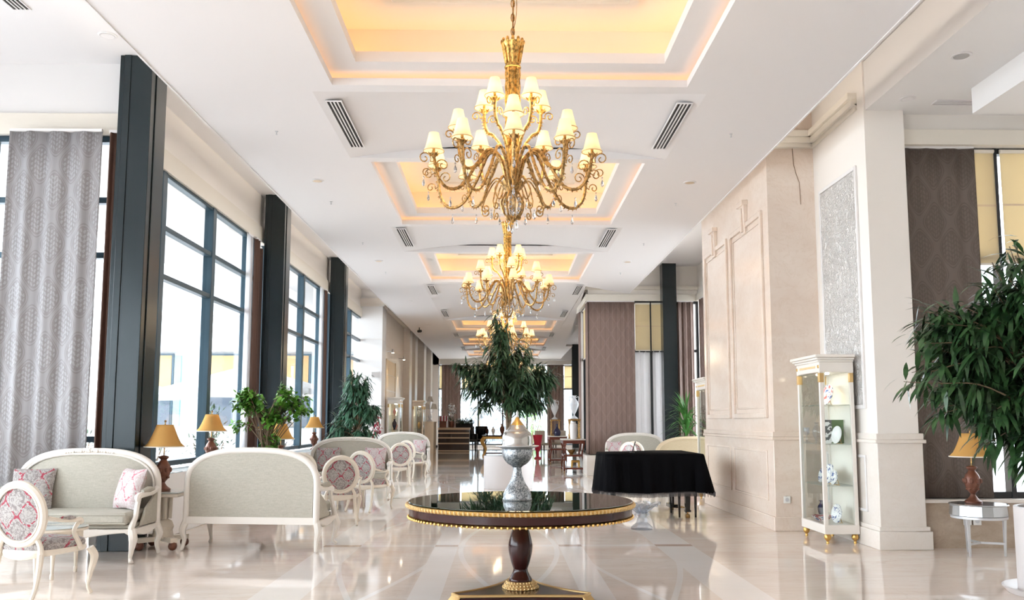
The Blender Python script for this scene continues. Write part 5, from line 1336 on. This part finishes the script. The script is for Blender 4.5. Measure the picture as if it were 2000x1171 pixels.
for x, y, rz, lb in ((1.75, 37.5, 30, 'cream upholstered chair beyond the farther trolley table, left one'), (2.5, 38.3, -20, 'cream upholstered chair beyond the farther trolley table, right one')):
    t = thing('dining_chair', lb, 'chair', (x, y, 0), R(rz), 'cream dining chairs')
    MB().box(-.25,.25,-.25,.22,.40,.50).build('seat', M['linen'], t, bevel=.03); MB().box(-.25,.25,.18,.27,.45,1.02).build('backrest', M['ivory'], t, bevel=.04)
    for sx in (-.2,.2):
        for sy in (-.2,.2): MB().tube([(sx,sy,.42),(sx,sy,0)], [.03,.02], 4).build('leg', M['mahogany'], t)

# ================================================================ OUTSIDE
def ext_window(x, y, w, z0, z1, label_i, par):
    f = MB(); f.box(x-w/2-.08,x+w/2+.08,y-.08,y,z0-.05,z1+.08); f = f.build('window', M['frame'], par)
    MB().box(x-w/2,x+w/2,y-.1,y-.085,z0,lerp(z0,z1,.45)).build('pane', M['ext_glass'], f); MB().box(x-w/2,x+w/2,y-.1,y-.085,lerp(z0,z1,.45),z1).build('blind', M['ext_blind'], f)
    MB().box(x-w/2-.35,x+w/2+.35,y-.35,y,z1+.15,z1+.42).build('window_hood', M['concrete'], par)
    MB().box(x+w/2+.15,x+w/2+.4,y-.12,y,z0,z1).build('shutter', M['ext_shutter'], par)
M['ext_glass'] = mat('reflecting_glass', (.08,.10,.13), .08, 0); M['ext_blind'] = mat('amber_blind', (.50,.32,.15), .7); M['ext_shutter'] = mat('pale_blue_panel', (.22,.46,.56), .6)
t = thing('courtyard_building', 'white rendered building with hooded windows across the courtyard at left', 'building', (0, 0, 0))
MB().box(-45, -5.3, 36, 42, -.3, 7.6).build('wall', M['concrete'], t); MB().box(-45, -5.1, 35.7, 36, 5.75, 5.95).build('cornice', M['concrete'], t); MB().box(-45.2, -5.0, 35.6, 42, 7.6, 7.9).build('roof_edge', M['concrete'], t)
for i, x in enumerate((-26.5, -20.5, -14.0, -11.3, -8.6, -6.4)): ext_window(x, 36, 1.3 if i != 2 else .9, 1.2, 4.1, i, t)
def parasol(loc, r, label):
    t = thing('parasol', label, 'parasol', loc, 0, 'white courtyard parasols')
    MB().tube([(0,0,-.25),(0,0,3.1)], .04, 8).build('pole', M['silver_leaf'], t); mb = MB(); n = 8
    ring = [(r*math.cos(2*PI*k/n+.2), r*math.sin(2*PI*k/n+.2)) for k in range(n)]
    mb.add([(0,0,3.1)] + [(x,y,2.35) for x,y in ring] + [(x,y,2.18) for x,y in ring], [(0,1+k,1+(k+1)%n) for k in range(n)] + [(1+k,9+k,9+(k+1)%n,1+(k+1)%n) for k in range(n)])
    mb.build('canopy', M['parasol'], t, solid=.01, sharp=5); MB().box(-.45,.45,-.45,.45,-.25,-.1).build('base', M['terrace'], t)
parasol((-7.7, 26.5, 0), 2.6, 'large white parasol in the courtyard seen through the first and second windows')
parasol((-13.5, 30.5, 0), 2.4, 'second white parasol farther left in the courtyard')
t = thing('terrace_railing', 'low metal railing of the terrace outside the windows', 'railing', (-9.2, 21.0, 0))
mb = MB(); mb.box(-4,3.2,-.03,.03,1.24,1.30); mb.box(-4,3.2,-.015,.015,.0,.05); mb.build('rail', M['silver_leaf'], t)
mb = MB()
for k in range(4): mb.box(-3.9+k*2.3, -3.84+k*2.3, -.03,.03,-.3,1.24)
mb.build('posts', M['silver_leaf'], t)
mb = MB()
for z in (.2,.4,.6,.8,1.0): mb.box(-4,3.2,-.008,.008,z,z+.015)
mb.build('wires', M['silver_leaf'], t)
def bush(loc, r, h, m, label, n, L, w, seed, name='garden_shrub'):
    t = thing(name, label, 'shrub', loc, 0, 'shrubs outside'); fo = MB(); rnd = random.Random(seed)
    for i in range(n):
        d = rdir(rnd); k = rnd.random()**.4; leaf(fo, Vector((d.x*r*k, d.y*r*k, h/2+d.z*h/2*k-.1)), (d+rdir(rnd)*.6).normalized(), L, w, .5)
    fo.build('foliage', M[m], t, sharp=180); st_ = MB()
    for k in range(4): st_.tube([(0,0,-.3),(r*.5*math.cos(k*1.6), r*.5*math.sin(k*1.6), h*.7)], [.04,.015], 5)
    st_.build('stems', M['bark'], t); return t
M['twig'] = mat('grey_twigs', (.16,.17,.19), .8)
for i, (x, y, h_) in enumerate(((-12.2,22.6,1.2),(-10.6,22.4,1.3),(-9.0,22.5,1.15),(-7.4,22.3,1.25),(-5.9,22.6,1.2))):
    bush((x,y,0), .75, h_, 'leaf_dark' if i % 2 else 'twig', '%s bush behind the terrace railing, %s from the left' % ('dark green' if i % 2 else 'grey twiggy', ['first','second','third','fourth','fifth'][i]), 420, .16, .022, 60+i)
bush((-8.0, 24.2, 0), .45, 2.1, 'leaf', 'slim green bush behind the railing under the parasol', 300, .16, .03, 71)
for i, (x, y, r, h_, m) in enumerate(((1.9,54,1.1,2.6,'leaf_light'),(-1.4,54.5,1.2,2.4,'twig'),(.4,57.5,1.5,3.2,'twig'),(-4.2,55,1.2,3.0,'leaf'))):
    bush((x,y,0), r, h_, m, ['green bush outside the end wall window, right of the tree', 'grey twiggy bush outside the end wall, left of centre', 'tall grey twiggy bush outside the end wall centre', 'green bush outside the left end window'][i], 520, .28, .03, 80+i)
m = mat('frosted_bank', (.80,.82,.84), .9); nt, b = G(m); v, x, y, z = coords(nt); n = noise(nt, v, 3.5, 5, .65); nt.links.new(mix(nt, ramp(nt, n, .42, .6), (.50,.54,.57), (.16,.19,.20)), b.inputs['Base Color'])
o = MB().box(-18, 18, 60, 62, -.3, 4.6).build('garden_bank', m); o['kind'] = 'structure'
for i, (x, y) in enumerate(((8.2,15.5),(9.6,17.5))):
    t = thing('garden_tree', ['bare branched dark tree outside the right window', 'second dark tree behind it outside the right window'][i], 'tree', (x, y, 0), 0, 'trees outside')
    tree(t, 0, [((0,0,3.4),(1.3,1.2,1.2),3)], 'leaf', 60, 12, .2, .03, .6, 90+i, .06, 2.0)
t = thing('garden_house', 'pale house wall outside the right bay windows', 'building', (0,0,0))
MB().box(6.5, 22, 26, 30, -.3, 7.5).build('wall', M['concrete'], t); MB().box(6.2, 22.3, 25.6, 30.3, 7.5, 7.8).build('roof', M['concrete'], t)
for x in (9, 12.5, 16):
    f = MB().box(x-.6,x+.6,25.9,26,1.2,3.2).build('window', M['frame'], t); MB().box(x-.5,x+.5,25.86,25.9,1.3,3.1).build('pane', M['ext_glass'], f)
